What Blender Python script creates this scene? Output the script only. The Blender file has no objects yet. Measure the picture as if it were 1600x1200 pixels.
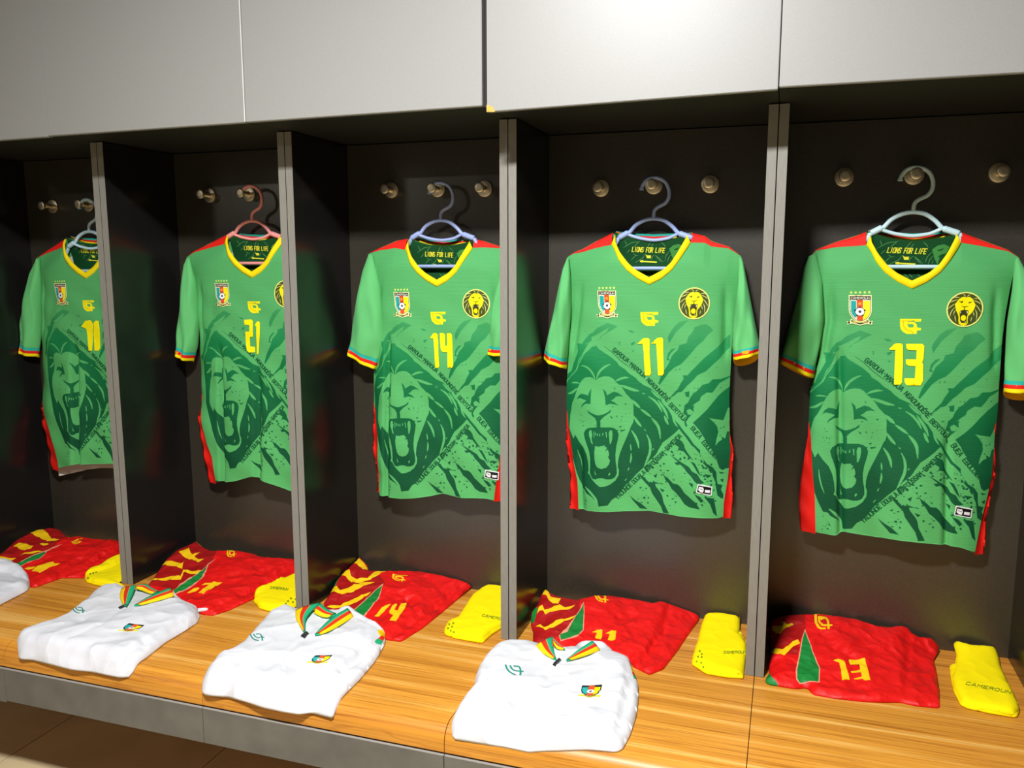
import bpy, bmesh, math, random
import numpy as np
from mathutils import Vector, Matrix, noise
from mathutils.geometry import delaunay_2d_cdt

SC = bpy.context.scene
COL = SC.collection
random.seed(7)

# ------------------------------------------------------------------ measures (metres)
W = 0.65            # one locker bay
ZB = 0.45           # top of the bench
DEP = 0.3074        # depth of a locker, back panel face
YF = -0.1712        # front of the overhead cabinets
HF = 1.8355         # underside of the overhead cabinets
YB = -0.4564        # front of the bench
TH = 0.0226         # half of a double divider

# ------------------------------------------------------------------ camera, world, lamps, exposure
CAM = np.array([2.6394, -2.0578, 1.4823])
YAW, PITCH, ROLL, FPX = -0.3187, -0.1462, -0.001, 1304.81
def cam_axes():
    cy, sy, cp, sp = math.cos(YAW), math.sin(YAW), math.cos(PITCH), math.sin(PITCH)
    f = np.array([sy*cp, cy*cp, sp]); r = np.array([cy, -sy, 0.0]); u = np.cross(r, f)
    cr, sr = math.cos(ROLL), math.sin(ROLL)
    return np.array([cr*r + sr*u, -sr*r + cr*u, f])
AX = cam_axes()
cam_data = bpy.data.cameras.new('camera'); cam = bpy.data.objects.new('camera', cam_data); COL.objects.link(cam)
cam.matrix_world = Matrix(((AX[0][0], AX[1][0], -AX[2][0], CAM[0]), (AX[0][1], AX[1][1], -AX[2][1], CAM[1]),
                           (AX[0][2], AX[1][2], -AX[2][2], CAM[2]), (0, 0, 0, 1)))
cam_data.sensor_width = 36.0; cam_data.lens = FPX/1600*36.0; cam_data.clip_start = 0.05
SC.camera = cam

world = bpy.data.worlds.new('room_air'); SC.world = world; world.use_nodes = True
world.node_tree.nodes['Background'].inputs[0].default_value = (0.9, 0.95, 1.0, 1)
world.node_tree.nodes['Background'].inputs[1].default_value = 0.005

LAMP = (2.12, -1.66, 2.70)
def area_lamp(name, loc, size, power, color):
    d = bpy.data.lights.new(name, 'AREA'); d.shape = 'RECTANGLE'; d.size = size[0]; d.size_y = size[1]
    d.energy = power; d.color = color
    o = bpy.data.objects.new(name, d); COL.objects.link(o); o.location = loc
    return o
area_lamp('ceiling_panel_lamp', LAMP, (0.34, 0.20), 138.0, (1.0, 1.0, 1.0))
LAMP2 = (-1.30, -4.00, 2.66)
area_lamp('far_panel_lamp', LAMP2, (0.34, 0.20), 38.0, (1.0, 0.92, 0.78))

SC.view_settings.view_transform = 'Standard'; SC.view_settings.look = 'None'
SC.view_settings.gamma = 1.0; SC.view_settings.use_curve_mapping = False
SC.view_settings.exposure = 0.0

# where a point of the photograph lies on a plane of the room
def ray(px, py): return AX.T @ np.array([(px-800)/FPX, -(py-600)/FPX, 1.0])
def on_y(px, py, y): d = ray(px, py); p = CAM + d*(y-CAM[1])/d[1]; return p[0], p[2]
def on_z(px, py, z): d = ray(px, py); p = CAM + d*(z-CAM[2])/d[2]; return p[0], p[1]

# ------------------------------------------------------------------ helpers: materials
def s2l(c): return tuple(((x/255.0)/12.92 if x/255.0 <= .04045 else ((x/255.0+.055)/1.055)**2.4) for x in c)
def mat(name, color, rough=.6, spec=.4, metal=0., noise_amt=0., noise_scale=40., bump=0., bump_scale=200., stretch=None, sheen=0.):
    m = bpy.data.materials.new(name); m.use_nodes = True; nt = m.node_tree; b = nt.nodes['Principled BSDF']
    b.inputs['Base Color'].default_value = (*color, 1); b.inputs['Roughness'].default_value = rough
    b.inputs['Specular IOR Level'].default_value = spec; b.inputs['Metallic'].default_value = metal
    if sheen: b.inputs['Sheen Weight'].default_value = sheen
    if noise_amt or bump:
        g = nt.nodes.new('ShaderNodeNewGeometry'); mp = nt.nodes.new('ShaderNodeMapping')
        nt.links.new(g.outputs['Position'], mp.inputs['Vector'])
        if stretch: mp.inputs['Scale'].default_value = stretch
    if noise_amt:
        n = nt.nodes.new('ShaderNodeTexNoise'); n.inputs['Scale'].default_value = noise_scale; n.inputs['Detail'].default_value = 5
        nt.links.new(mp.outputs[0], n.inputs['Vector'])
        r = nt.nodes.new('ShaderNodeValToRGB'); nt.links.new(n.outputs['Fac'], r.inputs[0])
        r.color_ramp.elements[0].position = .3; r.color_ramp.elements[1].position = .7
        r.color_ramp.elements[0].color = (*[c*(1-noise_amt) for c in color], 1)
        r.color_ramp.elements[1].color = (*[min(1, c*(1+noise_amt)) for c in color], 1)
        nt.links.new(r.outputs[0], b.inputs['Base Color'])
    if bump:
        n2 = nt.nodes.new('ShaderNodeTexNoise'); n2.inputs['Scale'].default_value = bump_scale; n2.inputs['Detail'].default_value = 4
        nt.links.new(mp.outputs[0], n2.inputs['Vector'])
        bp = nt.nodes.new('ShaderNodeBump'); bp.inputs['Strength'].default_value = bump; bp.inputs['Distance'].default_value = .004
        nt.links.new(n2.outputs['Fac'], bp.inputs['Height']); nt.links.new(bp.outputs[0], b.inputs['Normal'])
    return m

def crumple(m, scale, strength, dist=.010, warp=.05):
    """thin-cloth creases: a warped cell pattern used as relief only"""
    nt = m.node_tree; b = nt.nodes['Principled BSDF']; g = nt.nodes.new('ShaderNodeNewGeometry'); prev = b.inputs['Normal'].links[0].from_socket if b.inputs['Normal'].links else None
    n = nt.nodes.new('ShaderNodeTexNoise'); n.inputs['Scale'].default_value = scale*.55; n.inputs['Detail'].default_value = 3; nt.links.new(g.outputs['Position'], n.inputs['Vector'])
    sc = nt.nodes.new('ShaderNodeVectorMath'); sc.operation = 'MULTIPLY_ADD'; sc.inputs[1].default_value = (warp*2, warp*2, warp*2)
    nt.links.new(n.outputs['Color'], sc.inputs[0]); nt.links.new(g.outputs['Position'], sc.inputs[2])
    last = prev
    for k, (f, st) in enumerate(((1., 1.), (2.3, .5))):
        v = nt.nodes.new('ShaderNodeTexVoronoi'); v.feature = 'F1'; v.inputs['Scale'].default_value = scale*f; nt.links.new(sc.outputs[0], v.inputs['Vector'])
        bp = nt.nodes.new('ShaderNodeBump'); bp.inputs['Strength'].default_value = strength*st; bp.inputs['Distance'].default_value = dist/f
        nt.links.new(v.outputs['Distance'], bp.inputs['Height'])
        if last is not None: nt.links.new(last, bp.inputs['Normal'])
        last = bp.outputs[0]
    nt.links.new(last, b.inputs['Normal'])
def wood_mat():
    m = bpy.data.materials.new('oak_laminate'); m.use_nodes = True; nt = m.node_tree; b = nt.nodes['Principled BSDF']
    L = nt.links.new
    g = nt.nodes.new('ShaderNodeNewGeometry')
    def noise_tex(scale, vec_scale, detail=4, dist=0.):
        mp = nt.nodes.new('ShaderNodeMapping'); mp.inputs['Scale'].default_value = vec_scale; L(g.outputs['Position'], mp.inputs[0])
        n = nt.nodes.new('ShaderNodeTexNoise'); n.inputs['Scale'].default_value = scale; n.inputs['Detail'].default_value = detail
        n.inputs['Distortion'].default_value = dist; L(mp.outputs[0], n.inputs['Vector']); return n
    def ramp(fac, stops):
        r = nt.nodes.new('ShaderNodeValToRGB'); L(fac, r.inputs[0])
        while len(r.color_ramp.elements) < len(stops): r.color_ramp.elements.new(.5)
        for e, (p, c) in zip(r.color_ramp.elements, stops): e.position = p; e.color = (*c, 1)
        return r
    def mix(a, c, fac, mode='MIX'):
        x = nt.nodes.new('ShaderNodeMix'); x.data_type = 'RGBA'; x.blend_type = mode
        if isinstance(fac, float): x.inputs[0].default_value = fac
        else: L(fac, x.inputs[0])
        L(a, x.inputs[6]); L(c, x.inputs[7]); return x.outputs[2]
    broad = noise_tex(1.0, (0.7, 26, 26), 3, .4)
    r1 = ramp(broad.outputs['Fac'], [(.34, (.52, .205, .024)), (.46, (.62, .262, .032)), (.58, (.68, .295, .038)), (.68, (.80, .44, .11))])
    fine = noise_tex(1.0, (3.5, 190, 190), 5, .6)
    r2 = ramp(fine.outputs['Fac'], [(.34, (.66, .55, .42)), (.49, (1, 1, 1)), (.7, (1.06, 1.05, 1.03))])
    c1 = mix(r1.outputs[0], r2.outputs[0], 0.85, 'MULTIPLY')
    wv = nt.nodes.new('ShaderNodeTexWave'); wv.bands_direction = 'Y'; wv.inputs['Scale'].default_value = 9; wv.inputs['Distortion'].default_value = 9
    wv.inputs['Detail'].default_value = 2; wv.inputs['Detail Scale'].default_value = 1.2
    mp = nt.nodes.new('ShaderNodeMapping'); mp.inputs['Scale'].default_value = (.42, 3.2, 3.2); L(g.outputs['Position'], mp.inputs[0]); L(mp.outputs[0], wv.inputs['Vector'])
    r3 = ramp(wv.outputs['Fac'], [(.0, (.74, .62, .5)), (.16, (1, 1, 1)), (1., (1, 1, 1))])
    c2 = mix(c1, r3.outputs[0], 0.55, 'MULTIPLY')
    L(c2, b.inputs['Base Color']); b.inputs['Roughness'].default_value = .38; b.inputs['Specular IOR Level'].default_value = .35
    bp = nt.nodes.new('ShaderNodeBump'); bp.inputs['Strength'].default_value = .12; bp.inputs['Distance'].default_value = .001
    L(fine.outputs['Fac'], bp.inputs['Height']); L(bp.outputs[0], b.inputs['Normal'])
    return m

def print_mat(name, img, rough=.72):
    """knitted cloth carrying a flat print drawn below in this script"""
    m = bpy.data.materials.new(name); m.use_nodes = True; nt = m.node_tree; b = nt.nodes['Principled BSDF']
    t = nt.nodes.new('ShaderNodeTexImage'); t.image = img; t.interpolation = 'Cubic'; t.extension = 'EXTEND'
    nt.links.new(t.outputs[0], b.inputs['Base Color']); b.inputs['Roughness'].default_value = rough; b.inputs['Specular IOR Level'].default_value = .3
    g = nt.nodes.new('ShaderNodeNewGeometry')
    wv = nt.nodes.new('ShaderNodeTexWave'); wv.bands_direction = 'Z'; wv.inputs['Scale'].default_value = 85; wv.inputs['Distortion'].default_value = .6
    nt.links.new(g.outputs['Position'], wv.inputs['Vector'])
    bp = nt.nodes.new('ShaderNodeBump'); bp.inputs['Strength'].default_value = .18; bp.inputs['Distance'].default_value = .0015
    nt.links.new(wv.outputs['Fac'], bp.inputs['Height']); nt.links.new(bp.outputs[0], b.inputs['Normal'])
    return m

# ------------------------------------------------------------------ helpers: objects
def mesh_obj(name, verts, faces, mats, parent=None, smooth=True, fmat=None, uv=None, mesh=None):
    if mesh is None:
        base = Vector(parent['base']) if parent is not None and 'base' in parent else Vector((0, 0, 0))
        me = bpy.data.meshes.new(name)
        me.from_pydata([(v[0]-base[0], v[1]-base[1], v[2]-base[2]) for v in verts], [], faces)
        if not isinstance(mats, (list, tuple)): mats = [mats]
        for m in mats: me.materials.append(m)
        if fmat is not None: me.polygons.foreach_set('material_index', fmat)
        if uv is not None:
            lay = me.uv_layers.new(name='print')
            vi = np.empty(len(me.loops), dtype=np.int32); me.loops.foreach_get('vertex_index', vi)
            lay.data.foreach_set('uv', np.asarray(uv, dtype=np.float32)[vi].ravel())
        if smooth: me.polygons.foreach_set('use_smooth', [True]*len(me.polygons))
        me.update()
    else: me = mesh
    o = bpy.data.objects.new(name, me); COL.objects.link(o)
    if parent is not None: o.parent = parent
    return o
def thing(name, label, cat, loc, group=None):
    o = bpy.data.objects.new(name, None); COL.objects.link(o); o.location = loc; o.empty_display_size = .05
    o['label'] = label; o['category'] = cat; o['base'] = tuple(loc)
    if group: o['group'] = group
    return o
def structure(o): o['kind'] = 'structure'; return o

class MB:
    def __init__(s): s.v = []; s.f = []; s.m = []
    def box(s, x0, x1, y0, y1, z0, z1, bev=0., mi=0):
        bm = bmesh.new(); bmesh.ops.create_cube(bm, size=1)
        for v in bm.verts: v.co = Vector(((x0+x1)/2 + v.co.x*(x1-x0), (y0+y1)/2 + v.co.y*(y1-y0), (z0+z1)/2 + v.co.z*(z1-z0)))
        if bev: bmesh.ops.bevel(bm, geom=bm.edges[:], offset=bev, segments=2, affect='EDGES', profile=.6)
        n = len(s.v); bm.verts.index_update()
        s.v += [tuple(v.co) for v in bm.verts]; s.f += [[n+v.index for v in f.verts] for f in bm.faces]; s.m += [mi]*len(bm.faces); bm.free()
        return s
    def tube(s, pts, r, n=10, cap=True, mi=0):
        pts = [Vector(p) for p in pts]; b0 = len(s.v); k = len(pts); up = None
        for i, p in enumerate(pts):
            t = (pts[min(i+1, k-1)] - pts[max(i-1, 0)]).normalized()
            if up is None: up = t.orthogonal().normalized()
            up = (up - t*up.dot(t)).normalized(); q = t.cross(up); rr = r[i] if isinstance(r, (list, tuple)) else r
            for j in range(n):
                a = 2*math.pi*j/n; s.v.append(tuple(p + up*math.cos(a)*rr + q*math.sin(a)*rr))
        for i in range(k-1):
            for j in range(n):
                s.f.append([b0+i*n+j, b0+i*n+(j+1) % n, b0+(i+1)*n+(j+1) % n, b0+(i+1)*n+j]); s.m.append(mi)
        if cap:
            s.f.append([b0+j for j in range(n)][::-1]); s.f.append([b0+(k-1)*n+j for j in range(n)]); s.m += [mi, mi]
        return s
    def lathe_y(s, cx, cz, prof, n=28, mi=0):
        """profile of (y, radius) turned about a line along y"""
        b0 = len(s.v)
        for y, r in prof:
            for j in range(n):
                a = 2*math.pi*j/n; s.v.append((cx+math.cos(a)*r, y, cz+math.sin(a)*r))
        for i in range(len(prof)-1):
            for j in range(n):
                s.f.append([b0+i*n+j, b0+i*n+(j+1) % n, b0+(i+1)*n+(j+1) % n, b0+(i+1)*n+j]); s.m.append(mi)
        s.f.append([b0+j for j in range(n)]); s.f.append([b0+(len(prof)-1)*n+j for j in range(n)][::-1]); s.m += [mi, mi]
        return s
    def build(s, name, mats, parent=None, smooth=False): return mesh_obj(name, s.v, s.f, mats, parent, smooth, s.m)

def flat_shade_by_angle(o, deg=40):
    me = o.data; me.polygons.foreach_set('use_smooth', [True]*len(me.polygons))
    try: me.set_sharp_from_angle(angle=math.radians(deg))
    except Exception: pass

def inside(poly, P):
    poly = np.asarray(poly, float); P = np.asarray(P, float); r = np.zeros(len(P), bool)
    x, y = P[:, 0], P[:, 1]; n = len(poly)
    for i in range(n):
        x0, y0 = poly[i]; x1, y1 = poly[(i+1) % n]
        if y0 == y1: continue
        c = ((y0 <= y) & (y < y1)) | ((y1 <= y) & (y < y0))
        r ^= c & (x < x0 + (y-y0)*(x1-x0)/(y1-y0))
    return r
def edge_dist(poly, P, closed=True):
    poly = np.asarray(poly, float); P = np.asarray(P, float); d = np.full(len(P), 9.0); n = len(poly)
    for i in range(n if closed else n-1):
        a = poly[i]; e = poly[(i+1) % n]-a; l = max(e@e, 1e-12)
        t = np.clip(((P-a)@e)/l, 0, 1); d = np.minimum(d, np.linalg.norm(P-a-t[:, None]*e, axis=1))
    return d
def densify(poly, step, closed=True):
    out = []; n = len(poly)
    for i in range(n if closed else n-1):
        a = np.array(poly[i], float); b = np.array(poly[(i+1) % n], float); k = max(1, int(np.linalg.norm(b[:2]-a[:2])/step))
        for j in range(k): out.append(a+(b-a)*j/k)
    if not closed: out.append(np.array(poly[-1], float))
    return np.array(out)
def chaikin(poly, closed=True):
    p = np.asarray(poly, float); q = np.roll(p, -1, 0); r = np.empty((2*len(p), p.shape[1])); r[0::2] = .75*p+.25*q; r[1::2] = .25*p+.75*q
    return r if closed else np.vstack([p[:1], r[:-2][1:], p[-1:]])

# ------------------------------------------------------------------ materials
M = {}
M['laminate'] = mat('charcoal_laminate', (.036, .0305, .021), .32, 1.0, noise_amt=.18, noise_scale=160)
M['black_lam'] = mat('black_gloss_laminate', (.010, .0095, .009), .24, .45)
M['edge'] = mat('grey_edge_band', (.225, .215, .185), .42, .5, noise_amt=.10, noise_scale=60, stretch=(8, 8, .6))
M['door'] = mat('silver_grey_laminate', (.288, .285, .272), .42, .5, noise_amt=.10, noise_scale=700, bump=.05, bump_scale=900)
M['cabinet'] = mat('dark_cabinet_board', (.014, .013, .012), .6, .3)
M['chip'] = mat('bare_chipboard', (.72, .38, .10), .9, .1, noise_amt=.3, noise_scale=300)
M['wood'] = wood_mat()
M['apron'] = mat('grey_apron_laminate', (.135, .128, .112), .5, .4, noise_amt=.14, noise_scale=14)
M['lit_edge'] = mat('painted_edge_light', (.30, .285, .26), .6, .3)  # apron's top edge: the light it catches is put into a paler colour
M['steel'] = mat('brushed_steel', (.80, .70, .52), .38, .5, 1.0, noise_amt=.12, noise_scale=260)
M['tile'] = mat('brown_floor_tile', (.62, .50, .29), .45, .4, noise_amt=.10, noise_scale=5)
M['grout'] = mat('dark_grout', (.12, .085, .05), .9, .1)
M['wall'] = mat('room_wall_paint', (.08, .08, .08), .8, .2)
M['ceil'] = mat('ceiling_paint', (.15, .15, .145), .9, .1)
def hanger_mat(n, c): return mat(n, c, .38, .45)
M['hang_teal'] = hanger_mat('pale_teal_plastic', s2l((196, 226, 232)))
M['hang_blue'] = hanger_mat('lavender_blue_plastic', s2l((160, 176, 228)))
M['hang_blue2'] = hanger_mat('light_blue_plastic', s2l((158, 180, 232)))
M['hang_pink'] = hanger_mat('pink_plastic', s2l((248, 160, 156)))
M['hang_sky'] = hanger_mat('sky_blue_plastic', s2l((190, 220, 236)))
GREEN = s2l((98, 189, 113))
M['green'] = mat('light_green_jersey', GREEN, .75, .3, sheen=.05, bump=.1, bump_scale=350)
M['red'] = mat('bright_red_cloth', s2l((232, 28, 16)), .7, .3, bump=.15, bump_scale=120)
M['yellow'] = mat('bright_yellow_rib', s2l((250, 226, 8)), .75, .25)
M['amber'] = mat('amber_cuff_lining', s2l((240, 170, 20)), .8, .2)
M['teal'] = mat('teal_stripe', s2l((40, 178, 160)), .75, .25)
M['white_in'] = mat('white_inner_cloth', s2l((225, 222, 215)), .8, .2)
M['num'] = mat('yellow_number_print', s2l((252, 240, 0)), .6, .3)
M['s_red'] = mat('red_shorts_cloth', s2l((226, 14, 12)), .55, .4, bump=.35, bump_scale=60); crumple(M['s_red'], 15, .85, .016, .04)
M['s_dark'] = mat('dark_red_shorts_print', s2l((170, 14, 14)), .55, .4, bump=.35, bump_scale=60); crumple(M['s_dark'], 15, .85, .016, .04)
M['s_yel'] = mat('yellow_shorts_print', s2l((248, 200, 16)), .6, .3)
M['s_grn'] = mat('green_shorts_panel', s2l((24, 128, 52)), .5, .4, bump=.3, bump_scale=60); crumple(M['s_grn'], 15, .85, .016, .04)
M['s_pipe'] = mat('pale_piping', s2l((226, 150, 120)), .7, .3)
M['white'] = mat('white_jacket_cloth', (.71, .705, .745), .7, .3); crumple(M['white'], 8, .62, .024, .08)
M['j_grn'] = mat('green_rib', s2l((36, 176, 122)), .75, .2)
M['j_red'] = mat('red_rib', s2l((222, 52, 24)), .75, .2)
M['j_yel'] = mat('yellow_rib', s2l((250, 212, 20)), .75, .2)
M['j_tan'] = mat('tan_piping', s2l((190, 160, 96)), .75, .2)
M['j_logo'] = mat('green_embroidery', s2l((30, 140, 120)), .8, .2)
M['black'] = mat('black_print', (.012, .012, .012), .6, .3)
M['zip'] = mat('dark_zip_metal', (.10, .10, .10), .3, .5, .8)
M['sock'] = mat('yellow_sock_knit', s2l((255, 232, 2)), .85, .15, bump=.25, bump_scale=500)
M['sock_txt'] = mat('green_sock_knit', s2l((128, 148, 20)), .85, .15)
M['c_teal'] = mat('crest_teal', s2l((40, 170, 160)), .7, .2)
M['c_red'] = mat('crest_red', s2l((226, 84, 40)), .7, .2)
M['c_yel'] = mat('crest_yellow', s2l((250, 224, 10)), .7, .2)
M['c_white'] = mat('crest_white', (.9, .9, .9), .7, .2)
M['lamp'] = bpy.data.materials.new('lamp_diffuser'); M['lamp'].use_nodes = True
_b = M['lamp'].node_tree.nodes['Principled BSDF']; _b.inputs['Emission Color'].default_value = (1, .98, .95, 1); _b.inputs['Emission Strength'].default_value = 4.0

# ------------------------------------------------------------------ the room
X0, X1, Y0, Y1, ZC = -2.9, 5.9, -4.3, 0.345, 2.78
flo = structure(MB().box(X0, X1, Y0, Y1, -.10, -.003).build('floor', M['grout']))
tile_mesh = None; TP = .594; gx0 = .46 - 6*TP; gy0 = -.44 - 6*TP
for ix in range(16):
    for iy in range(9):
        ax, ay = gx0+ix*TP, gy0+iy*TP
        if ax < X0+.0 or ax+TP > X1+.3 or ay+TP > Y1+.5 or ay < Y0: continue
        if tile_mesh is None:
            o = MB().box(.0015, TP-.0015, .0015, TP-.0015, -.003, 0, .0008).build('floor_tile', M['tile']); tile_mesh = o.data
        else: o = mesh_obj('floor_tile', None, None, None, mesh=tile_mesh)
        o.location = (ax, ay, 0); o.parent = flo
structure(MB().box(X0, X1, Y1, Y1+.1, -.1, ZC+.1).build('wall_back', M['wall']))
structure(MB().box(X0, X1, Y0-.1, Y0, -.1, ZC+.1).build('wall_front', M['wall']))
structure(MB().box(X0-.1, X0, Y0-.1, Y1+.1, -.1, ZC+.1).build('wall_left', M['wall']))
structure(MB().box(X1, X1+.1, Y0-.1, Y1+.1, -.1, ZC+.1).build('wall_right', M['wall']))
structure(MB().box(X0-.1, X1+.1, Y0-.1, Y1+.1, ZC, ZC+.1).build('ceiling', M['ceil']))

# ------------------------------------------------------------------ lockers
HOOKS = {1: [(.142, 1.676), (.303, 1.678)], 2: [(.809, 1.698), (.962, 1.698)], 3: [(1.472, 1.697), (1.626, 1.696), (1.776, 1.693)],
         4: [(2.124, 1.685), (2.273, 1.688), (2.425, 1.687)], 5: [(2.761, 1.695), (2.925, 1.695), (3.115, 1.695)]}
LOCK_LABEL = {1: 'charcoal open locker at the left edge, half cut off by the frame',
              2: 'charcoal open locker with the pink hanger, second from the left',
              3: 'charcoal open locker with the lavender blue hanger, in the middle of the row',
              4: 'charcoal open locker with the light blue hanger, second from the right',
              5: 'charcoal open locker with the pale teal hanger, at the right edge'}
hook_meshes = None
for i in range(1, 6):
    xa, xb = (i-1)*W, i*W
    L = thing('locker', LOCK_LABEL[i], 'locker', ((xa+xb)/2, 0, ZB+.001), 'row of open lockers')
    for a, b in ((xa+.0012, xa+TH), (xb-TH, xb-.0012)):
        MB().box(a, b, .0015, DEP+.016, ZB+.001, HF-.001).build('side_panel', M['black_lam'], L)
        MB().box(a, b, 0, .0015, ZB+.001, HF-.001, .0004).build('edge_band', M['edge'], L)
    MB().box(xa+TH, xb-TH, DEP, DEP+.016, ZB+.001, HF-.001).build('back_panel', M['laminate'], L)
    for hx, hz in HOOKS[i]:
        if hook_meshes is None:
            pl = MB().lathe_y(0, 0, [(0, .0235), (-.003, .0245), (-.005, .0235), (-.0062, .020), (-.0068, .011)]).build('coat_hook', M['steel'])
            pg = MB().lathe_y(0, 0, [(-.006, .0092), (-.010, .0078), (-.030, .0076), (-.036, .0095), (-.041, .0138), (-.048, .0150), (-.051, .0142), (-.0522, .0120), (-.0522, .006)]).build('peg', M['steel'])
            for o in (pl, pg): flat_shade_by_angle(o, 35)
            hook_meshes = (pl.data, pg.data); bpy.data.objects.remove(pl); bpy.data.objects.remove(pg)
        h = mesh_obj('coat_hook', None, None, None, L, mesh=hook_meshes[0]); h.location = (hx-(xa+xb)/2, DEP-.0002, hz-ZB-.001)
        mesh_obj('peg', None, None, None, h, mesh=hook_meshes[1])

# ------------------------------------------------------------------ benches under the lockers
def seat_profile():
    r = .040; zb = -.064; p = [(DEP+.016, 0), (YB+r, 0)]
    for k in range(1, 9):
        a = math.radians(90*k/8); p.append((YB+r-math.sin(a)*r, -r+math.cos(a)*r))
    p += [(YB, zb+.004), (YB+.004, zb), (DEP+.016, zb)]
    return p
for i in range(1, 6):
    xa, xb = (i-1)*W+.0009, i*W-.0009
    if i == 5: xb = 5*W+.25
    names = {1: 'wooden bench section at the left edge of the photo, lowest in view', 2: 'wooden bench section under the white jacket nearest the pink hanger',
             3: 'wooden bench section in the middle, under the white jacket below jersey 14', 4: 'wooden bench section second from the right, under the rightmost white jacket',
             5: 'wooden bench section without a jacket, at the right edge'}
    B = thing('bench', names[i], 'bench', ((xa+xb)/2, -.05, 0), 'wooden bench sections along the lockers')
    pr = seat_profile(); n = len(pr)
    v = [(x, y, ZB+z) for x in (xa, xb) for y, z in pr]
    f = [[k, (k+1) % n, n+(k+1) % n, n+k] for k in range(n)] + [list(range(n))[::-1], list(range(n, 2*n))]
    s = mesh_obj('seat_board', v, f, M['wood'], B, False); flat_shade_by_angle(s, 30)
    zt = ZB-.0675
    zl = .290 if i > 1 else .285
    MB().box(xa, xb, YB-.0035, YB+.016, zl, zt, .0006).build('apron', M['apron'], B)
    MB().box(xa, xb, YB-.0035, YB+.004, zt, zt+.0009).build('apron_edge', M['lit_edge'], B)
    MB().box(xa, xb, .10, .118, 0.001, ZB-.064).build('support_panel', M['cabinet'], B)

# ------------------------------------------------------------------ overhead cabinets
corner = {1: (209.8, 211.9), 2: (212.0, 191.0), 3: (190.6, 165.0), 4: (174.5, 139.0), 5: (135.8, 112.0)}
CAB_LABEL = {1: 'grey overhead cabinet at the left edge, above the jersey 10', 2: 'grey overhead cabinet above the locker with the pink hanger',
             3: 'grey overhead cabinet above locker 14, dark gap at its right edge', 4: 'brightest overhead cabinet, chipped orange lower left corner, above jersey 11',
             5: 'grey overhead cabinet at the right edge, above the jersey 13'}
XL = {1: 0.002, 2: W+.0005, 3: 2*W+.001, 4: 3*W+.0065, 5: 4*W+.0012}
XR = {1: W-.0005, 2: 2*W-.001, 3: 3*W-.0055, 4: 4*W-.0012, 5: 5*W-.001}
ZL = {1: on_y(76, 213.5, YF)[1]-.006, 2: on_y(77, 212.2, YF)[1], 3: on_y(383, 190.8, YF)[1], 4: on_y(763, 174.6, YF)[1], 5: on_y(1219, 135.8, YF)[1]}
ZR = {1: on_y(76, 213.5, YF)[1], 2: on_y(383, 191.2, YF)[1], 3: on_y(754, 165.2, YF)[1], 4: on_y(1217.5, 139.2, YF)[1], 5: on_y(1600, 112, YF)[1]-.002}
for i in range(1, 6):
    C = thing('overhead_cabinet', CAB_LABEL[i], 'cabinet', ((i-.5)*W, 0, HF), 'overhead cabinets along the lockers')
    ztop = 2.42; xa, xb = (i-1)*W+.001, i*W-.001
    k = MB(); k.box(xa, xb, YF+.020, DEP+.016, HF+.002, HF+.020); k.box(xa, xa+.018, YF+.020, DEP+.016, HF+.02, ztop); k.box(xb-.018, xb, YF+.020, DEP+.016, HF+.02, ztop)
    k.box(xa, xb, YF+.020, DEP+.016, ztop-.018, ztop); k.box(xa, xb, DEP+.006, DEP+.016, HF+.02, ztop-.018)
    k.build('carcass', M['cabinet'], C)
    x0, x1, zl, zr = XL[i], XR[i], ZL[i], ZR[i]; y0, y1 = YF, YF+.018; b = .0008
    zt = 2.36 + .05*((i*37) % 7)/7
    bm = bmesh.new(); vs = [bm.verts.new(p) for p in ((x0, y0, zl), (x1, y0, zr), (x1, y1, zr), (x0, y1, zl), (x0, y0, 2.41), (x1, y0, 2.41), (x1, y1, 2.41), (x0, y1, 2.41))]
    for q in ((0, 3, 2, 1), (4, 5, 6, 7), (0, 1, 5, 4), (1, 2, 6, 5), (2, 3, 7, 6), (3, 0, 4, 7)): bm.faces.new([vs[a] for a in q])
    bmesh.ops.bevel(bm, geom=bm.edges[:], offset=.0012, segments=2, affect='EDGES'); bm.verts.index_update()
    d = mesh_obj('door', [tuple(v.co) for v in bm.verts], [[v.index for v in f.verts] for f in bm.faces], M['door'], C, False); bm.free()
    if i == 4:   # the chipped corner shows the board under the laminate
        c = MB(); pts = [(0, 0), (.0205, -.0002), (.019, .006), (.014, .0105), (.009, .0135), (.004, .0155), (0, .016)]
        for lay in (-.0008, .0006):
            for a, bb in pts: c.v.append((x0-.0006+a, y0+lay, zl-.0006+bb))
        n = len(pts); c.f = [list(range(n))[::-1], list(range(n, 2*n))] + [[q, (q+1) % n, n+(q+1) % n, n+q] for q in range(n)]; c.m = [0]*len(c.f)
        ch = c.build('chipped_corner', M['chip'], C); ch['label'] = 'chipped orange chipboard corner'
    if i == 2:   # pale worn seam between the second and third doors
        MB().box(x1-.0022, x1-.0002, y0-.0004, y0+.002, zr+.002, 2.40).build('worn_edge', M['white_in'], C)

# ------------------------------------------------------------------ ceiling lamp out of the frame
for q, lab in ((LAMP, 'white ceiling panel lamp hanging nearest the lockers'), (LAMP2, 'white ceiling panel lamp hanging far back in the room')):
    LT = thing('ceiling_lamp', lab, 'lamp', (q[0], q[1], ZC), 'ceiling lamps of the changing room')
    MB().box(q[0]-.20, q[0]+.20, q[1]-.13, q[1]+.13, q[2]+.025, ZC-.001, .004).build('frame', M['ceil'], LT)
    MB().box(q[0]-.17, q[0]+.17, q[1]-.10, q[1]+.10, q[2]+.012, q[2]+.025).build('diffuser', M['lamp'], LT)

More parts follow.
